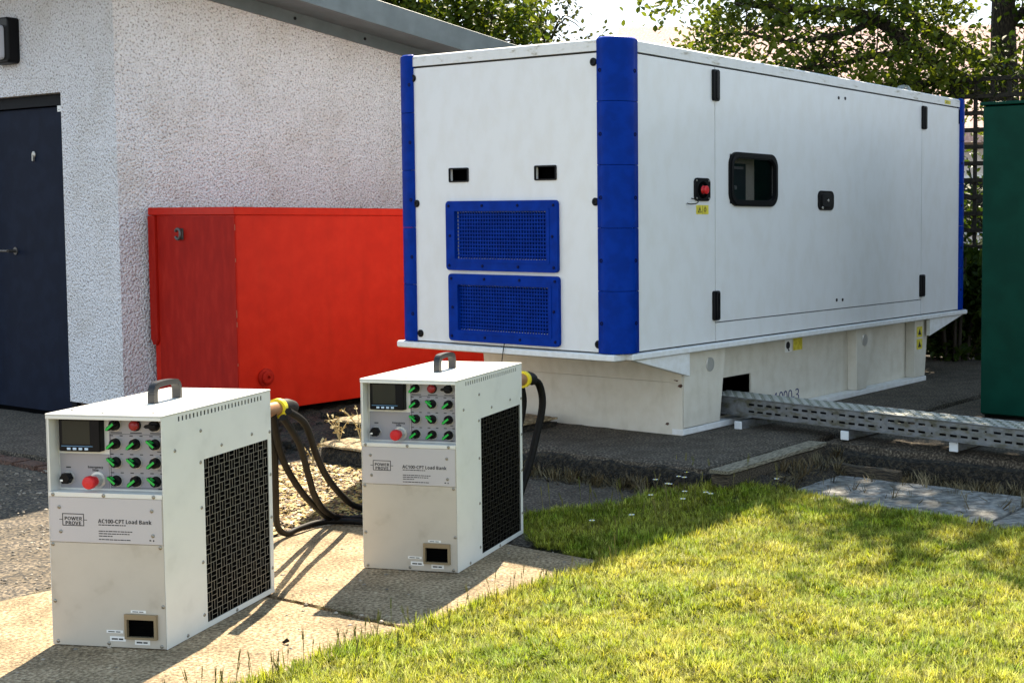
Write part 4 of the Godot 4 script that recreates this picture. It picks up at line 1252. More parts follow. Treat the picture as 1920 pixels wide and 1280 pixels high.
# ---------------------------------------------------------------- green cabinet
func cabinet():
	var o := Vector3(2.0, 0.122, -2.1)
	var t := thing("green_cabinet", o, 0, "tall dark green steel cabinet at the right edge behind the cable tray", "cabinet")
	part(t, "cabinet_body", bx(Vector3(1.075, 0.14, -2.6) - o, Vector3(2.95, 1.985, -1.58) - o, 0.008), M.green_cab)
	part(t, "cabinet_top", bx(Vector3(1.056, 1.986, -2.62) - o, Vector3(2.97, 2.006, -1.555) - o, 0.005), M.green_cab)
	part(t, "plinth", bx(Vector3(1.09, 0.10, -2.58) - o, Vector3(2.93, 0.139, -1.60) - o), M.gap)
	for x in [1.078, 2.02]:
		var d := part(t, "door", bx(Vector3(x, 0.15, -1.579) - o, Vector3(x + 0.93, 1.978, -1.562) - o, 0.004), M.green_cab)
		var h := mk(Basis(), -o)
		h.box(Vector3(x + 0.86, 1.02, -1.562), Vector3(x + 0.89, 1.16, -1.535), 0.006)
		part(d, "handle", h, M.black)

# ---------------------------------------------------------------- cable tray and its feet
func tray():
	var t := thing("cable_tray", Vector3(-0.16, 0.125, -0.56), -5.0, "long perforated galvanised cable tray running out of the generator base", "cable tray")
	var tilt := Basis(Vector3(1, -0.008, 0), Vector3(0, 1, 0), Vector3(0, 0, 1))
	var y0 := 0.075
	var hs := []
	for i in 42:
		var x := 0.32 + i * 0.062
		if i % 5 == 4:
			hs.append([x + 0.012, y0 + 0.062, x + 0.024, y0 + 0.072]); hs.append([x + 0.012, y0 + 0.022, x + 0.024, y0 + 0.032])
		else:
			hs.append([x, y0 + 0.061, x + 0.040, y0 + 0.073]); hs.append([x, y0 + 0.021, x + 0.040, y0 + 0.033])
	for z in [0.10, -0.10]:
		var s := mk(tilt, Vector3.ZERO)
		s.plate(0.0, y0, 2.95, y0 + 0.098, z, 0.002, hs)
		part(t, "side_wall", s, M.galv)
		var lp := mk(tilt, Vector3.ZERO)
		lp.box(Vector3(0.0, y0 - 0.003, z - 0.002), Vector3(2.95, y0 + 0.004, z + 0.010), 0.001)
		part(t, "lower_lip", lp, M.galv)
		var up := mk(tilt, Vector3.ZERO)
		up.tube(PackedVector3Array([Vector3(0, y0 + 0.098, z), Vector3(2.95, y0 + 0.098, z)]), 0.005, 0.005, 6)
		part(t, "rolled_edge", up, M.galv)
	var hl := []
	for r in 5:
		for i in 44:
			var x := 0.02 + i * 0.066 + (0.033 if r % 2 else 0.0)
			hl.append([snappedf(x, 0.001), snappedf(-0.086 + r * 0.036, 0.001), snappedf(x + 0.034, 0.001), snappedf(-0.070 + r * 0.036, 0.001)])
	var LID := Basis(Vector3(1, -0.008, 0), Vector3(0, 0, -1), Vector3(0, 1, 0))
	var ld := mk(LID, Vector3(0, y0 + 0.099, 0))
	ld.plate(0.0, -0.098, 2.95, 0.098, 0.002, 0.002, hl)
	part(t, "lid", ld, M.galv_lid)
	var tread := MB.new()
	for r in 6:
		for i in 44:
			var x := 0.024 + i * 0.066 + (0.033 if r % 2 == 0 else 0.0)
			var z := -0.090 + r * 0.036 - 0.006
			tread.t = Transform3D(Basis(), Vector3(x, y0 + 0.101 - 0.008 * x, -z))
			tread.box(Vector3(-0.012, 0, -0.006), Vector3(0.022, 0.003, 0.006), 0.001)
	var to := part(t, "tread_pattern", tread, M.tread)
	to.set_meta("kind", "stuff")
	var cb := MB.new()
	for i in 3:
		cb.tube(spline([Vector3(0, y0 + 0.03, -0.05 + i * 0.05), Vector3(1.0, y0 + 0.02, -0.04 + i * 0.04), Vector3(2.9, y0 + 0.0, -0.05 + i * 0.05)], 12), 0.018, 0.018, 8)
	part(t, "cable", cb, M.rubber)
	var i := 0
	for q in [[0.138, -0.36, 0.125, "nearest the generator leg"], [0.825, -0.36, 0.128, "in the middle, behind the timber edging"], [1.474, -0.335, 0.128, "farthest from the generator"]]:
		var f := thing("tray_foot", Vector3(q[0], q[2], q[1] - 0.2), -4, "white capped strut foot under the cable tray, " + q[3], "foot", "feet under the cable tray")
		part(f, "strut", bx(Vector3(-0.023, 0.002, -0.25), Vector3(0.023, 0.052, 0.192), 0.003), M.galv)
		part(f, "end_cap", bx(Vector3(-0.026, 0.0, 0.192), Vector3(0.026, 0.05, 0.202), 0.004), M.cap_white)
		i += 1

# ---------------------------------------------------------------- load banks
var lb_xf := []
func two_banks():
	var t := thing("load_bank", Vector3(0.308, 0, 3.299), 24.4, "cream portable load bank nearest the camera, at the left edge of the path", "load bank", "portable load banks on the path")
	var H := 0.717
	var zf := 0.31
	var zb := -0.34
	# shell
	var sh := MB.new()
	sh.box(Vector3(-0.190, 0.004, zb), Vector3(-0.188, H - 0.006, zf), 0.0005)
	sh.box(Vector3(-0.188, 0.004, zb), Vector3(0.186, H - 0.006, zb + 0.002))
	sh.box(Vector3(-0.188, 0.002, zb), Vector3(0.186, 0.006, zf - 0.004))
	part(t, "shell", sh, M.lb)
	var li := MB.new()
	li.box(Vector3(-0.17, 0.008, zb + 0.004), Vector3(0.176, H - 0.012, 0.2615))
	part(t, "dark_liner", li, M.void)  # black liner painting the dark inside seen through grille and slots
	var tp := MB.new()
	tp.box(Vector3(-0.1915, H - 0.0055, zb - 0.002), Vector3(0.1915, H, zf + 0.003), 0.0018)
	tp.box(Vector3(-0.190, H - 0.016, zf + 0.0005), Vector3(0.190, H - 0.0057, zf + 0.003), 0.0008)
	part(t, "top_cover", tp, M.lb)
	# right side sheet with vent slots and grille opening
	var hs := [[-0.085, 0.019, 0.318, 0.546]]
	for i in 25:
		var x := snappedf(-0.222 + i * 0.0206, 0.0001)
		hs.append([x, 0.687, x + 0.0088, 0.702])
	var ss := mk(SIDE, Vector3.ZERO)
	ss.plate(-zf, 0.002, -zb, H - 0.006, 0.190, 0.002, hs)
	var so := part(t, "side_sheet", ss, M.lb)
	# woven pattern grille
	var gh := []
	var nx := 13
	var ny := 17
	var cw := 0.403 / nx
	var chh := 0.527 / ny
	for i in nx:
		for j in ny:
			var x := -0.085 + i * cw
			var y := 0.019 + j * chh
			var e := 0.0009
			if (i + j) % 2 == 0:
				for k in 2: gh.append([snappedf(x + e + k * cw / 2, 0.0001), snappedf(y + e * 0.7, 0.0001), snappedf(x + cw / 2 * (k + 1) - e * 0.4, 0.0001), snappedf(y + chh - e * 0.7, 0.0001)])
			else:
				for k in 2: gh.append([snappedf(x + e * 0.7, 0.0001), snappedf(y + e + k * chh / 2, 0.0001), snappedf(x + cw - e * 0.7, 0.0001), snappedf(y + chh / 2 * (k + 1) - e * 0.4, 0.0001)])
	var gr := mk(SIDE, Vector3.ZERO)
	gr.plate(-0.09, 0.014, 0.323, 0.551, 0.1875, 0.0012, gh)
	part(t, "side_grille", gr, M.grille)
	# recessed control bay
	var by := MB.new()
	by.box(Vector3(-0.1865, 0.476, 0.262), Vector3(0.186, H - 0.006, 0.2645))
	by.box(Vector3(-0.187, 0.470, 0.262), Vector3(0.187, 0.477, zf), 0.001)
	by.box(Vector3(-0.187, 0.477, 0.265), Vector3(-0.181, H - 0.006, zf), 0.001)
	part(t, "control_bay", by, M.lb)
	var gp := MB.new()
	gp.box(Vector3(-0.178, 0.482, 0.2646), Vector3(-0.014, 0.588, 0.2665), 0.0005)
	gp.box(Vector3(-0.012, 0.482, 0.2646), Vector3(0.1855, 0.705, 0.2665), 0.0005)
	var gpo := part(t, "control_panel", gp, M.lb_grey)
	var ln := MB.new()
	ln.box(Vector3(-0.008, 0.651, 0.2666), Vector3(0.166, 0.6522, 0.2669))
	ln.box(Vector3(-0.008, 0.486, 0.2666), Vector3(-0.0068, 0.651, 0.2669))
	ln.box(Vector3(-0.008, 0.486, 0.2666), Vector3(0.166, 0.4872, 0.2669))
	for r in 4:
		for c in 3:
			var x := 0.012 + c * 0.0655
			var y := 0.680 - r * 0.0572
			ln.box(Vector3(x - 0.021, y + 0.0225, 0.2666), Vector3(x - 0.010, y + 0.0255, 0.2668))
			ln.box(Vector3(x + 0.012, y + 0.0225, 0.2666), Vector3(x + 0.022, y + 0.0255, 0.2668))
			if r == 0: ln.box(Vector3(x - 0.018, y - 0.0255, 0.2666), Vector3(x + 0.02, y - 0.0225, 0.2668))
			elif c == 2: ln.box(Vector3(x + 0.004, y - 0.0245, 0.2666), Vector3(x + 0.016, y - 0.022, 0.2668))
	ln.box(Vector3(-0.158, 0.5435, 0.2666), Vector3(-0.142, 0.5475, 0.2668))
	part(gpo, "panel_print", ln, M.ink)
	text(gpo, "lettering", "Emergency", 0.0072, Vector3(-0.060, 0.5475, 0.2668), Basis(), M.ink, true, HORIZONTAL_ALIGNMENT_CENTER)
	text(gpo, "lettering", "Stop", 0.0072, Vector3(-0.060, 0.5385, 0.2668), Basis(), M.ink, true, HORIZONTAL_ALIGNMENT_CENTER)
	# meter
	var me := mk(Basis(), Vector3(-0.0965, 0.653, 0.2646))
	me.prism(rr(0.137, 0.110, 0.004, 3), 0.0, 0.024, true, 0.003)
	var meo := part(t, "power_meter", me, M.black)
	part(meo, "screen", bx(Vector3(-0.152, 0.621, 0.2885), Vector3(-0.060, 0.693, 0.2892)), M.lcd)
	part(meo, "stripe", bx(Vector3(-0.156, 0.6135, 0.2885), Vector3(-0.052, 0.6165, 0.2892)), M.lcd_line)
	for i in 4:
		part(meo, "key", bx(Vector3(-0.137 + i * 0.0195, 0.6035, 0.2885), Vector3(-0.125 + i * 0.0195, 0.6105, 0.2905), 0.0008), M.lcd_btn)
	# rotary switches, red lamp
	var on := [[1, 2, 0], [1, 1, -1], [-1, -1, 1], [-1, 1, -1]]
	for r in 4:
		for c in 3:
			var at := Vector3(0.012 + c * 0.0655, 0.680 - r * 0.0572, 0.2665)
			knob(t, at, on[r][c])
	# lamp knob
	var bz := mk(Basis(), Vector3(-0.150, 0.513, 0.2665))
	bz.lathe(Vector3.ZERO, Vector3(0, 0, 1), [Vector2(0.020, 0), Vector2(0.019, 0.003), Vector2(0, 0.003)], 20)
	var kb := part(t, "selector_switch", bz, M.bezel)
	var kk := mk(Basis(), Vector3(-0.150, 0.513, 0.2695))
	kk.prism(circ(0.018, 6), 0.0, 0.020, false, 0.002)
	part(kb, "knob", kk, M.black)
	part(kb, "pointer", bx(Vector3(-0.163, 0.505, 0.2895), Vector3(-0.154, 0.511, 0.291), 0.0005), M.sticker)
	# emergency stop mushroom
	var er := mk(Basis(), Vector3(-0.052, 0.508, 0.2665))
	er.lathe(Vector3.ZERO, Vector3(0, 0, 1), [Vector2(0.027, 0), Vector2(0.026, 0.003), Vector2(0.019, 0.004), Vector2(0.018, 0.02), Vector2(0, 0.02)], 22)
	var ero := part(t, "emergency_stop", er, M.bezel)
	var em := mk(Basis(), Vector3(-0.052, 0.508, 0.2775))
	em.lathe(Vector3.ZERO, Vector3(0, 0, 1), [Vector2(0.0155, 0), Vector2(0.016, 0.022), Vector2(0.0205, 0.026), Vector2(0.0205, 0.036), Vector2(0.018, 0.041), Vector2(0, 0.043)], 22)
	part(ero, "button", em, M.red_btn)
	# lower front
	var lf := MB.new()
	lf.plate(-0.187, 0.004, 0.187, 0.322, zf + 0.0005, 0.002, [[0.060, 0.036, 0.157, 0.098]])
	lf.box(Vector3(-0.187, 0.323, zf - 0.0015), Vector3(0.187, 0.469, zf + 0.0002))
	var lfo := part(t, "front_panel", lf, M.lb_front_shaded)
	part(t, "front_flange", bx(Vector3(-0.187, 0.4635, zf + 0.0004), Vector3(0.187, 0.4775, zf + 0.003), 0.0008), M.lb)
	var lp := part(t, "name_plate", bx(Vector3(-0.1855, 0.3245, zf + 0.0004), Vector3(0.1845, 0.462, zf + 0.0022), 0.0004), M.lb_plate)
	var lg := mk(Basis(), Vector3(-0.1075, 0.3935, zf + 0.0022))
	lg.wall4(0, 0, 0, 0, 0, 0, 1)
	lg = mk(Basis(), Vector3(-0.1075, 0.3935, zf + 0.0022))
	lg.ring(PackedVector2Array([Vector2(-0.036, -0.019), Vector2(0.036, -0.019), Vector2(0.036, 0.019), Vector2(-0.036, 0.019)]), PackedVector2Array([Vector2(-0.0335, -0.0165), Vector2(0.0335, -0.0165), Vector2(0.0335, 0.0165), Vector2(-0.0335, 0.0165)]), 0, 0.0004)
	lg.box(Vector3(-0.046, -0.001, 0), Vector3(-0.036, 0.001, 0.0004))
	lg.box(Vector3(0.036, -0.001, 0), Vector3(0.046, 0.001, 0.0004))
	part(lp, "logo_frame", lg, M.ink)
	text(lp, "lettering", "POWER", 0.0112, Vector3(-0.1075, 0.3968, zf + 0.0024), Basis().scaled(Vector3(1.15, 1, 1)), M.ink, true, HORIZONTAL_ALIGNMENT_CENTER)
	text(lp, "lettering", "PROVE", 0.0112, Vector3(-0.1075, 0.3830, zf + 0.0024), Basis().scaled(Vector3(1.15, 1, 1)), M.ink, true, HORIZONTAL_ALIGNMENT_CENTER)
	text(lp, "lettering", "AC100-CPT Load Bank", 0.0128, Vector3(-0.025, 0.3915, zf + 0.0024), Basis(), M.ink, true)
	var fine := MB.new()
	for q in [[-0.024, 0.3786, 0.090, 0.003], [-0.024, 0.3595, 0.116, 0.0028], [-0.024, 0.352, 0.104, 0.0028], [-0.024, 0.3445, 0.05, 0.0028], [-0.024, 0.334, 0.108, 0.0028]]:
		var x: float = q[0]
		while x < q[0] + q[2] - 0.006:
			var w := rng.randf_range(0.005, 0.014)
			fine.box(Vector3(x, q[1], zf + 0.0022), Vector3(minf(x + w, q[0] + q[2]), q[1] + q[3], zf + 0.0025))
			x += w + 0.0018
	fine.box(Vector3(0.142, 0.335, zf + 0.0022), Vector3(0.148, 0.339, zf + 0.0025))
	fine.box(Vector3(0.154, 0.334, zf + 0.0022), Vector3(0.158, 0.339, zf + 0.0025))
	part(lp, "fine_print", fine, M.ink)
	# breaker window
	var vf := MB.new()
	vf.plate(0.056, 0.032, 0.161, 0.109, zf + 0.010, 0.011, [[0.064, 0.039, 0.153, 0.093]])
	var vo := part(t, "breaker_frame", vf, M.vent_frame)
	var vb := MB.new()
	vb.box(Vector3(0.058, 0.034, zf - 0.03), Vector3(0.159, 0.1, zf - 0.004))
	for i in 4: vb.box(Vector3(0.066, 0.046 + i * 0.012, zf - 0.004), Vector3(0.151, 0.049 + i * 0.012, zf - 0.001))
	part(vo, "breaker", vb, M.void)
	for q in [[0.073, 0.112, 0.05, 0.008], [-0.009, 0.047, 0.055, 0.009], [0.002, 0.022, 0.052, 0.015], [0.084, 0.014, 0.05, 0.015]]:
		var s := part(lfo, "sticker", bx(Vector3(q[0], q[1], zf + 0.0006), Vector3(q[0] + q[2], q[1] + q[3], zf + 0.0014), 0.0002), M.sticker)
		var pr := MB.new()
		pr.box(Vector3(q[0] + 0.006, q[1] + q[3] * 0.3, zf + 0.0014), Vector3(q[0] + q[2] * 0.5, q[1] + q[3] * 0.62, zf + 0.0017))
		pr.box(Vector3(q[0] + q[2] * 0.56, q[1] + q[3] * 0.3, zf + 0.0014), Vector3(q[0] + q[2] * 0.84, q[1] + q[3] * 0.62, zf + 0.0017))
		part(s, "sticker_print", pr, M.ink)
	# screws
	for q in [[-0.172, 0.470, 0.003], [-0.004, 0.470, 0.003], [0.160, 0.470, 0.003], [-0.153, 0.431, 0.0022], [0.152, 0.427, 0.0022], [-0.150, 0.356, 0.0022], [0.154, 0.351, 0.0022], [-0.179, 0.315, 0.0005], [0.176, 0.315, 0.0005], [-0.178, 0.139, 0.0005], [0.180, 0.134, 0.0005], [-0.172, 0.014, 0.0005], [-0.002, 0.014, 0.0005], [0.172, 0.011, 0.0005]]:
		screw(t, Vector3(q[0], q[1], zf + q[2]), Vector3(0, 0, 1))
	for q in [[0.244, 0.60], [0.105, 0.54], [0.105, 0.395], [0.105, 0.22], [0.105, 0.05], [-0.329, 0.57], [-0.329, 0.42], [-0.329, 0.27], [-0.329, 0.09], [-0.02, 0.575], [-0.21, 0.58], [0.2, 0.012], [-0.09, 0.010], [0.1, 0.64]]:
		screw(t, Vector3(0.190, q[1], q[0]), Vector3(1, 0, 0))
	for q in [[-0.02, 0.28], [0.14, 0.27], [-0.15, 0.24], [-0.15, -0.28], [0.14, -0.28], [0.0, -0.3]]:
		screw(t, Vector3(q[0], H, q[1]), Vector3(0, 1, 0))
	# handle, along the depth
	var hn := MB.new()
	var hp := []
	for q in [[0.055, 0.0], [0.055, 0.035], [0.047, 0.052], [0.03, 0.058], [-0.015, 0.060], [-0.06, 0.058], [-0.077, 0.052], [-0.085, 0.035], [-0.085, 0.0]]: hp.append(Vector3(0, H + q[1], q[0]))
	var path := spline(hp, 30)
	for i in path.size() - 1:
		var a := path[i]
		var b := path[i + 1]
		var d := (b - a).normalized()
		var nn := Vector3(0, d.z, -d.y)
		if nn.dot(path[i] - Vector3(0, H, -0.015)) < 0.0: nn = -nn
		var w := Vector3(0.0145, 0, 0)
		var h := nn * 0.0085
		var ends := []
		for p in [a, b]: ends.append([p - w - h, p + w - h, p + w * 0.8 + h, p - w * 0.8 + h])
		for k in 4:
			var k2 := (k + 1) % 4
			var fn: Vector3 = [-nn, Vector3(1, 0, 0), nn, Vector3(-1, 0, 0)][k]
			hn.quad(ends[0][k], ends[0][k2], ends[1][k2], ends[1][k], fn)
	part(t, "handle", hn, M.handle)
	# rear sockets
	for x in [0.135, 0.045, -0.045, -0.135]:
		var sk := MB.new()
		sk.cyl(Vector3(x, 0.632, zb), Vector3(x, 0.628, zb - 0.145), 0.026, 0.026, 16)
		var sko := part(t, "socket", sk, M.brass)
		var yr := MB.new()
		yr.lathe(Vector3(x, 0.628, zb - 0.142), Vector3(0, -0.02, -1), [Vector2(0.026, 0), Vector2(0.036, 0.0), Vector2(0.036, 0.022), Vector2(0.026, 0.022)], 18)
		part(sko, "ring", yr, M.plug_yellow)
		var cl := MB.new()
		cl.tube(spline([Vector3(x, 0.628, zb - 0.160), Vector3(x, 0.626, zb - 0.22), Vector3(x, 0.615, zb - 0.262)], 6), 0.031, 0.026, 12)
		part(sko, "plug", cl, M.rubber)
	# the second one: a copy with its own switch settings
	var t2: Node3D = t.duplicate()
	t2.name = numbered(self, "load_bank")
	add_child(t2, true)
	t2.position = Vector3(0.413, 0, 2.162)
	t2.rotation_degrees.y = 21.2
	tag(t2, "cream portable load bank standing farther back in the middle of the path", "load bank", "portable load banks on the path")
	for ch in t2.get_children():
		if ch.name.begins_with("rotary_switch") or ch.name.begins_with("signal_lamp"):
			t2.remove_child(ch); ch.free()
	(t2.get_node("side_grille") as MeshInstance3D).set_surface_override_material(0, M.grille_shaded)
	var on2 := [[1, 2, 0], [1, -1, 1], [-1, -1, 1], [1, 1, 1]]
	for r in 4:
		for c in 3:
			knob(t2, Vector3(0.012 + c * 0.0655, 0.680 - r * 0.0572, 0.2665), on2[r][c])
	# cables
	var cabs := [
		["black power cable from the near load bank, uppermost and farthest right in the gap", [Vector3(0.345, 0.632, 2.84), Vector3(0.268, 0.563, 2.708), Vector3(0.159, 0.425, 2.575), Vector3(0.037, 0.302, 2.428), Vector3(-0.120, 0.170, 2.220), Vector3(-0.27, 0.065, 2.002), Vector3(-0.22, 0.018, 1.82), Vector3(0.05, 0.018, 1.68)]],
		["black power cable from the near load bank, second from the right in the gap", [Vector3(0.340, 0.612, 2.86), Vector3(0.247, 0.494, 2.721), Vector3(0.093, 0.334, 2.559), Vector3(-0.052, 0.211, 2.414), Vector3(-0.234, 0.09, 2.210), Vector3(-0.315, 0.018, 2.036), Vector3(-0.150, 0.018, 1.90), Vector3(0.06, 0.018, 1.78)]],
		["black power cable from the near load bank, crossing low to join the others", [Vector3(0.26, 0.615, 2.84), Vector3(0.12, 0.43, 2.70), Vector3(-0.022, 0.263, 2.513), Vector3(-0.197, 0.13, 2.293), Vector3(-0.337, 0.018, 2.076), Vector3(-0.10, 0.018, 1.98), Vector3(0.1, 0.018, 1.9)]],
		["black power cable from the near load bank, dropping steeply to the ground and looping", [Vector3(0.18, 0.615, 2.80), Vector3(0.13, 0.464, 2.74), Vector3(-0.05, 0.25, 2.60), Vector3(-0.24, 0.08, 2.451), Vector3(-0.305, 0.018, 2.36), Vector3(-0.335, 0.018, 2.265), Vector3(-0.353, 0.018, 2.147), Vector3(-0.25, 0.018, 2.06), Vector3(0.05, 0.018, 2.0)]],
	]
	for q in cabs:
		var m := MB.new()
		var c0: Vector3 = q[1][0]
		var ctr := Vector3(c0.x, 0, c0.z)
		m.t.origin = -ctr
		m.tube(spline(q[1], 40), 0.0130, 0.0130, 8)
		solo("power_cable", m, M.cable, q[0], "cable", "power cables of the load banks", "", ctr)
	for k in 4:
		var b2 := Basis(Vector3.UP, deg_to_rad(21.2))
		var x: float = [0.135, 0.045, -0.045, -0.135][k]
		var m := MB.new()
		m.t = Transform3D(b2, Vector3.ZERO)
		m.tube(spline([Vector3(x, 0.615, -0.60), Vector3(x + 0.01, 0.585, -0.66), Vector3(x + 0.015, 0.50, -0.685), Vector3(x + 0.0, 0.38, -0.66), Vector3(x - 0.03, 0.18, -0.58), Vector3(x - 0.08, 0.03, -0.50), Vector3(x - 0.25, 0.018, -0.45)], 30), 0.0165, 0.0165, 8)
		var lab: String = ["rightmost black cable hanging in a loop behind the farther load bank", "black cable hidden just inside the rightmost loop behind the farther load bank", "black cable behind the left half of the farther load bank", "leftmost black cable behind the farther load bank"][k]
		solo("power_cable", m, M.cable, lab, "cable", "power cables of the load banks", "", Vector3(0.413, 0, 2.162))

func knob(t: Node3D, at: Vector3, state: int):
	if state == 2:
		var s := mk(Basis(), at)
		s.lathe(Vector3.ZERO, Vector3(0, 0, 1), [Vector2(0.0185, 0), Vector2(0.018, 0.004), Vector2(0.0155, 0.005), Vector2(0.0155, 0.005)], 20)
		var so := part(t, "signal_lamp", s, M.rubber)
		var l := mk(Basis(), at + Vector3(0, 0, 0.005))
		l.lathe(Vector3.ZERO, Vector3(0, 0, 1), [Vector2(0.0155, 0), Vector2(0.015, 0.008), Vector2(0.009, 0.012), Vector2(0, 0.013)], 20)
		part(so, "lens", l, M.red_dim)
		return
	var b := mk(Basis(), at)
	b.lathe(Vector3.ZERO, Vector3(0, 0, 1), [Vector2(0.0195, 0), Vector2(0.019, 0.0035), Vector2(0, 0.0035)], 20)
	var o := part(t, "rotary_switch", b, M.bezel)
	var k := mk(Basis(), at + Vector3(0, 0, 0.0035))
	k.lathe(Vector3.ZERO, Vector3(0, 0, 1), [Vector2(0.0172, 0), Vector2(0.016, 0.010), Vector2(0, 0.011)], 20)
	part(o, "dial", k, M.black)
	var ang := deg_to_rad(218.0 if state == 1 else (140.0 if state == -1 else 180.0))
	var r := Basis(Vector3(0, 0, 1), ang)
	var lv := mk(r, at + Vector3(0, 0, 0.013))
	lv.prism(PackedVector2Array([Vector2(-0.014, -0.0055), Vector2(0.018, -0.0055), Vector2(0.024, 0), Vector2(0.018, 0.0055), Vector2(-0.014, 0.0055)]), 0, 0.013, false, 0.001)
	var lo := part(o, "lever", lv, M.black)
	if state == 0: return
	var gm := mk(r, at + Vector3(0, 0, 0.0262))
	gm.box(Vector3(-0.010, -0.0036, 0), Vector3(0.0205, 0.0036, 0.0012), 0.0004)
	gm.box(Vector3(0.002, -0.0062, -0.011), Vector3(0.016, -0.0056, -0.001))
	part(lo, "indicator", gm, M.green)

func screw(t: Node3D, at: Vector3, d: Vector3):
	var s := mk(Basis(), at)
	s.lathe(Vector3.ZERO, d, [Vector2(0.0062, 0), Vector2(0.0058, 0.0012), Vector2(0.0038, 0.0032), Vector2(0.0018, 0.0036), Vector2(0.0014, 0.002), Vector2(0, 0.002)], 8)
	part(t, "screw", s, M.screw)

# ---------------------------------------------------------------- lawn grass, litter
func tuft(n: int, h: float, w: float, spread: float, lean: float) -> ArrayMesh:
	var m := MB.new()
	for i in n:
		var a := rng.randf() * TAU
		var d := Vector3(cos(a), 0, sin(a))
		var s := Vector3(-d.z, 0, d.x)
		var b := d * rng.randf() * spread
		var hh := h * rng.randf_range(0.55, 1.1)
		var l := lean * rng.randf_range(0.3, 1.2)
		var p1 := b + Vector3.UP * hh * 0.55 + d * l * 0.35
		var p2 := b + Vector3.UP * hh * (1.0 - l * 2.0) + d * l
		var w0 := s * w * 0.5
		var nn := (Vector3.UP * 1.0 - d * 0.35 + s * rng.randf_range(-0.35, 0.35)).normalized()
		m.quad(b - w0, b + w0, p1 + w0 * 0.8, p1 - w0 * 0.8, nn)
		m.tri(p1 - w0 * 0.8, p1 + w0 * 0.8, p2, nn, nn, nn)
	return m.mesh()

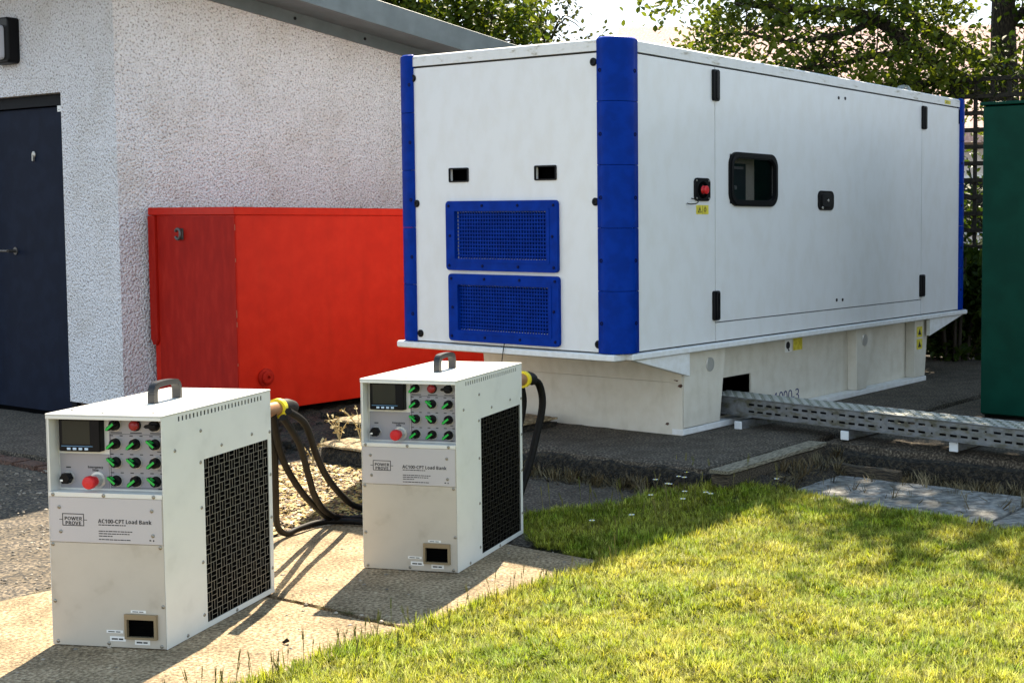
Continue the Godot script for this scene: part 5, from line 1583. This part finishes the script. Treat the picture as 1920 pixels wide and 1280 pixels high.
func lawn():
	var meshes := [tuft(7, 0.021, 0.0032, 0.018, 0.022), tuft(7, 0.018, 0.0031, 0.020, 0.026), tuft(6, 0.027, 0.0031, 0.016, 0.022)]
	var xf := [[], [], []]
	var cs := [[], [], []]
	var n := 0
	while n < 135000:
		# denser near the camera
		var u := rng.randf()
		var x := lerpf(0.22, 4.4, rng.randf())
		var z := lerpf(0.38, 4.9, u)
		if not in_lawn(x, z): continue
		# only what a viewer near the photograph's standpoint can see
		if x > 2.3 + (4.9 - z) * 0.7 and z > 2.0: continue
		n += 1
		var k := rng.randi() % 3
		var s := rng.randf_range(0.7, 1.25)
		var edge := 1.0
		if z < 0.85 or (x < 1.05 and z < 2.0): edge = 1.2
		elif x < 1.16: edge = 1.0 + 0.9 * rng.randf() * smoothstep(1.18, 1.06, x)
		var dry := clampf(0.42 + 0.55 * nz.get_noise_2d(x * 38.0 + 900.0, z * 38.0) + 0.5 * nz.get_noise_2d(x * 170.0, z * 170.0 + 500.0) - 0.09 * (x - 1.6), 0.0, 1.0)
		if rng.randf() < dry * 0.12: continue
		if nz.get_noise_2d(x * 420.0, z * 420.0) < -0.19: continue
		var c := Color(0.175, 0.25, 0.022).lerp(Color(0.40, 0.365, 0.062), dry)
		c = c.lerp(Color(0.44, 0.38, 0.13), 0.5 if rng.randf() < 0.08 + dry * 0.12 else 0.0)
		c = c * (rng.randf_range(0.35, 0.9) if rng.randf() < 0.5 else rng.randf_range(1.0, 2.0))
		c.a = 1.0
		var b := Basis(Vector3.UP, rng.randf() * TAU) * Basis(Vector3.RIGHT, rng.randf_range(-0.3, 0.3))
		xf[k].append(Transform3D(b.scaled(Vector3(s, s * edge * rng.randf_range(0.8, 1.2), s)), Vector3(x, lawn_h(x, z), z)))
		cs[k].append(c)
	for k in 3:
		var o := multi(self, "lawn_grass", meshes[k], M.blade, xf[k], cs[k])
		tag(o, "short yellow green mown grass of the lawn", "grass")
	var gx := []
	var gc := []
	for i in 2600:
		var p := Vector3(rng.randf_range(-3.2, 1.03), 0.0, rng.randf_range(1.95, 4.6))
		if p.x > -0.38 and rng.randf() < 0.82: continue
		var s := rng.randf_range(0.003, 0.009)
		gx.append(Transform3D(Basis(Vector3.UP, rng.randf() * TAU).scaled(Vector3(s, s * 0.7, s * rng.randf_range(0.7, 1.2))), p))
		gc.append(Color(0.10, 0.085, 0.065).lerp(Color(0.40, 0.34, 0.26), rng.randf()))
	var gb := MB.new()
	gb.lathe(Vector3(0, -0.4, 0), Vector3.UP, [Vector2(0.8, 0), Vector2(1.0, 0.5), Vector2(0.6, 1.1), Vector2(0, 1.3)], 6)
	tag(multi(self, "grit", gb.mesh(), M.litter, gx, gc), "loose grit scattered on the asphalt and path", "grit")
	var jx := []
	var jc := []
	for i in 520:
		var p := Vector3(rng.randf_range(-0.38, 1.05), -0.004, 2.941 + rng.randfn() * 0.006)
		if nz.get_noise_2d(p.x * 120.0, 7.0) < 0.0: continue
		if i > 260: p = Vector3(-0.385 + rng.randfn() * 0.012, -0.008, rng.randf_range(1.95, 4.4))
		var s := rng.randf_range(0.25, 0.7)
		jx.append(Transform3D(Basis(Vector3.UP, rng.randf() * TAU).scaled(Vector3(s, s * 0.7, s)), p))
		jc.append(Color(0.06, 0.07, 0.02).lerp(Color(0.20, 0.17, 0.06), rng.randf()))
	tag(multi(self, "joint_moss", meshes[1], M.blade, jx, jc), "moss and tiny grass growing in the joints of the path", "moss")
	# tall bents along the path edge and by the slab
	var bm := MB.new()
	for i in 3:
		var a := rng.randf() * TAU
		var p := spline([Vector3(0, 0, 0), Vector3(cos(a) * 0.01, 0.5, sin(a) * 0.01), Vector3(cos(a) * 0.08, 1.0, sin(a) * 0.08)], 4)
		bm.tube(p, 0.008, 0.004, 3)
		bm.tube(PackedVector3Array([p[3], p[4] + Vector3(0, 0.06, 0)]), 0.016, 0.004, 3)
	var bmesh := bm.mesh()
	var bx_ := []
	var bc := []
	for i in 230:
		var z := rng.randf_range(1.9, 4.6)
		var x := 1.07 + absf(rng.randfn()) * 0.10
		if i < 70:
			x = rng.randf_range(0.25, 1.0); z = rng.randf_range(0.5, 1.9)
			if not in_lawn(x, z): continue
		var h := rng.randf_range(0.05, 0.12) if i >= 70 else rng.randf_range(0.07, 0.16)
		bx_.append(Transform3D((Basis(Vector3.UP, rng.randf() * TAU) * Basis(Vector3.RIGHT, rng.randf_range(-0.4, 0.4))).scaled(Vector3(h * 0.9, h, h * 0.9)), Vector3(x, lawn_h(x, z), z)))
		bc.append(Color(0.30, 0.26, 0.10).lerp(Color(0.13, 0.16, 0.035), rng.randf()))
	tag(multi(self, "grass_bents", bmesh, M.blade, bx_, bc), "thin tall grass stalks along the lawn edge", "grass")
	# leaf litter and grit by the path
	var fl := MB.new()
	fl.tri(Vector3(-0.5, 0.0, -0.3), Vector3(0.5, 0.08, -0.25), Vector3(0.1, 0.16, 0.4), Vector3.UP, Vector3.UP, Vector3.UP)
	fl.tri(Vector3(-0.5, 0.0, -0.3), Vector3(0.1, 0.16, 0.4), Vector3(-0.3, 0.05, 0.35), Vector3.UP, Vector3.UP, Vector3.UP)
	var fm := fl.mesh()
	var lx := []
	var lc := []
	for i in 10500:
		var x := rng.randf_range(-1.72, -0.40)
		var z := rng.randf_range(1.12, 2.5)
		var dens := 1.0
		if z > 1.8 + 0.5 * (x + 1.7): dens = 0.45
		if rng.randf() > dens: continue
		var s := rng.randf_range(0.010, 0.030)
		lx.append(Transform3D((Basis(Vector3.UP, rng.randf() * TAU) * Basis(Vector3.RIGHT, rng.randf_range(-0.35, 0.35))).scaled(Vector3(s, s, s)), Vector3(x, -0.004 + rng.randf() * 0.006, z)))
		lc.append([Color(0.38, 0.25, 0.055), Color(0.26, 0.16, 0.05), Color(0.40, 0.30, 0.10), Color(0.10, 0.06, 0.03)][rng.randi() % 4] * rng.randf_range(0.7, 1.2))
	tag(multi(self, "leaf_litter", fm, M.litter, lx, lc), "golden dry leaf litter on the asphalt behind the near load bank", "leaf litter")
	# dead grass in the soil strip and at the foot of the slab
	var dx := []
	var dc := []
	var dg := tuft(6, 0.06, 0.004, 0.03, 0.05)
	for i in 2600:
		var p := Vector3(rng.randf_range(0.80, 3.2), -0.03, rng.randf_range(-0.30, 0.42))
		p.y += 0.09 * smoothstep(1.02, 0.78, p.x)
		if rng.randf() < 0.13: p = Vector3(rng.randf_range(-0.5, 0.66), -0.004, 0.745 + absf(rng.randfn()) * 0.05)
		if p.x > 0.9 and p.z > -0.06: 
			if rng.randf() > 0.05: continue
			p.y = 0.0
		var s := rng.randf_range(0.5, 1.2)
		dx.append(Transform3D((Basis(Vector3.UP, rng.randf() * TAU) * Basis(Vector3.RIGHT, rng.randf_range(-1.3, 1.3))).scaled(Vector3(s, s, s)), p))
		dc.append(Color(0.09, 0.065, 0.03).lerp(Color(0.20, 0.16, 0.08), rng.randf()))
	tag(multi(self, "dead_grass", dg, M.litter, dx, dc), "matted dead grass in the soil strip below the kerb", "grass")

# ---------------------------------------------------------------- small things
func small_things():
	# daisies in the shaded grass
	for i in 22:
		var x := rng.randf_range(0.36, 0.95)
		var z := rng.randf_range(0.48, 1.0)
		if i < 9: x = rng.randf_range(0.42, 0.62); z = rng.randf_range(0.5, 0.75)
		if i > 17: x = rng.randf_range(0.5, 1.0); z = rng.randf_range(1.0, 1.6)
		if not in_lawn(x, z): continue
		var h := rng.randf_range(0.05, 0.085)
		var d := thing("daisy", Vector3(x, lawn_h(x, z), z), rng.randf() * 360, "one of the small white daisies scattered over the shaded grass", "flower", "daisies in the shaded grass")
		var st := MB.new()
		st.tube(PackedVector3Array([Vector3.ZERO, Vector3(0.003, h * 0.5, 0), Vector3(0.0, h, 0.003)]), 0.0012, 0.001, 4)
		part(d, "stem", st, M.twig)
		var pt := MB.new()
		for k in 10:
			var a := TAU * k / 10
			var e := Vector3(cos(a), 0.15, sin(a)) * 0.0125
			var s := Vector3(-sin(a), 0, cos(a)) * 0.003
			pt.quad(Vector3(0, h, 0) - s * 0.4, Vector3(0, h, 0) + s * 0.4, Vector3(0, h, 0) + e + s, Vector3(0, h, 0) + e - s, Vector3.UP)
		part(d, "petals", pt, M.petal)
		var ey := MB.new()
		ey.lathe(Vector3(0, h, 0), Vector3.UP, [Vector2(0.0042, 0.0), Vector2(0.0035, 0.003), Vector2(0, 0.004)], 8)
		part(d, "eye", ey, M.plug_yellow)
	# dead leaf on the path
	var dl := MB.new()
	dl.tri(Vector3(-0.018, 0.002, 0), Vector3(0.004, 0.002, 0.010), Vector3(0.0, 0.016, -0.006), Vector3(0.2, 1, 0.3), Vector3.UP, Vector3.UP)
	dl.tri(Vector3(0.004, 0.002, 0.010), Vector3(0.020, 0.013, 0.0), Vector3(0.0, 0.016, -0.006), Vector3.UP, Vector3.UP, Vector3(0.4, 1, 0))
	dl.tri(Vector3(0.0, 0.002, -0.014), Vector3(0.020, 0.013, 0.0), Vector3(0.004, 0.002, 0.010), Vector3.UP, Vector3.UP, Vector3.UP)
	solo("dead_leaf", dl, M.void, "curled dark dead leaf lying on the sunlit path", "leaf", "", "", Vector3(0.86, 0.002, 3.27))
	# dry weeds by the steps
	for q in [[Vector3(-1.50, 0.09, 0.93), 0.22, "tall dry weed growing between the two concrete steps"], [Vector3(-1.62, 0.0, 1.16), 0.13, "short dry weed at the foot of the lower concrete step"], [Vector3(-1.62, 0.09, 0.98), 0.16, "leaning dry weed at the left end of the lower concrete step"]]:
		var w := thing("dry_weed", q[0], rng.randf() * 360, q[2], "weed", "dry weeds by the steps")
		var sm := MB.new()
		var lf := MB.new()
		for i in 6:
			var a := rng.randf() * TAU
			var e: Vector3 = Vector3(cos(a) * 0.5, rng.randf_range(0.6, 1.0), sin(a) * 0.5) * q[1]
			var p := spline([Vector3.ZERO, e * Vector3(0.35, 0.6, 0.35), e], 6)
			sm.tube(p, 0.003, 0.0015, 4)
			for k in 9:
				var c := p[2 + k % 5]
				lf.t = Transform3D(rand_basis(rng.randf_range(0.014, 0.030)), c)
				lf.tri(Vector3.ZERO, Vector3(-0.3, 0.05, 0.5), Vector3(0, 0, 1), Vector3.UP, Vector3.UP, Vector3.UP)
				lf.tri(Vector3.ZERO, Vector3(0, 0, 1), Vector3(0.3, 0.05, 0.5), Vector3.UP, Vector3.UP, Vector3.UP)
		part(w, "stems", sm, M.dry)
		part(w, "leaves", lf, M.dry)
	# clear dome on the generator roof
	var d := thing("roof_dome", Vector3(-0.40, 2.221, -3.46), 0, "clear plastic dome on the far end of the generator roof", "dome")
	var dm := MB.new()
	dm.lathe(Vector3.ZERO, Vector3.UP, [Vector2(0.075, 0.0), Vector2(0.075, 0.05), Vector2(0.065, 0.09), Vector2(0.04, 0.12), Vector2(0, 0.13)], 20)
	part(d, "dome_cover", dm, M.dome)
	var db := MB.new()
	db.lathe(Vector3.ZERO, Vector3.UP, [Vector2(0.085, 0.0), Vector2(0.085, 0.015), Vector2(0.075, 0.02), Vector2(0, 0.02)], 20)
	part(d, "dome_base", db, M.bezel)
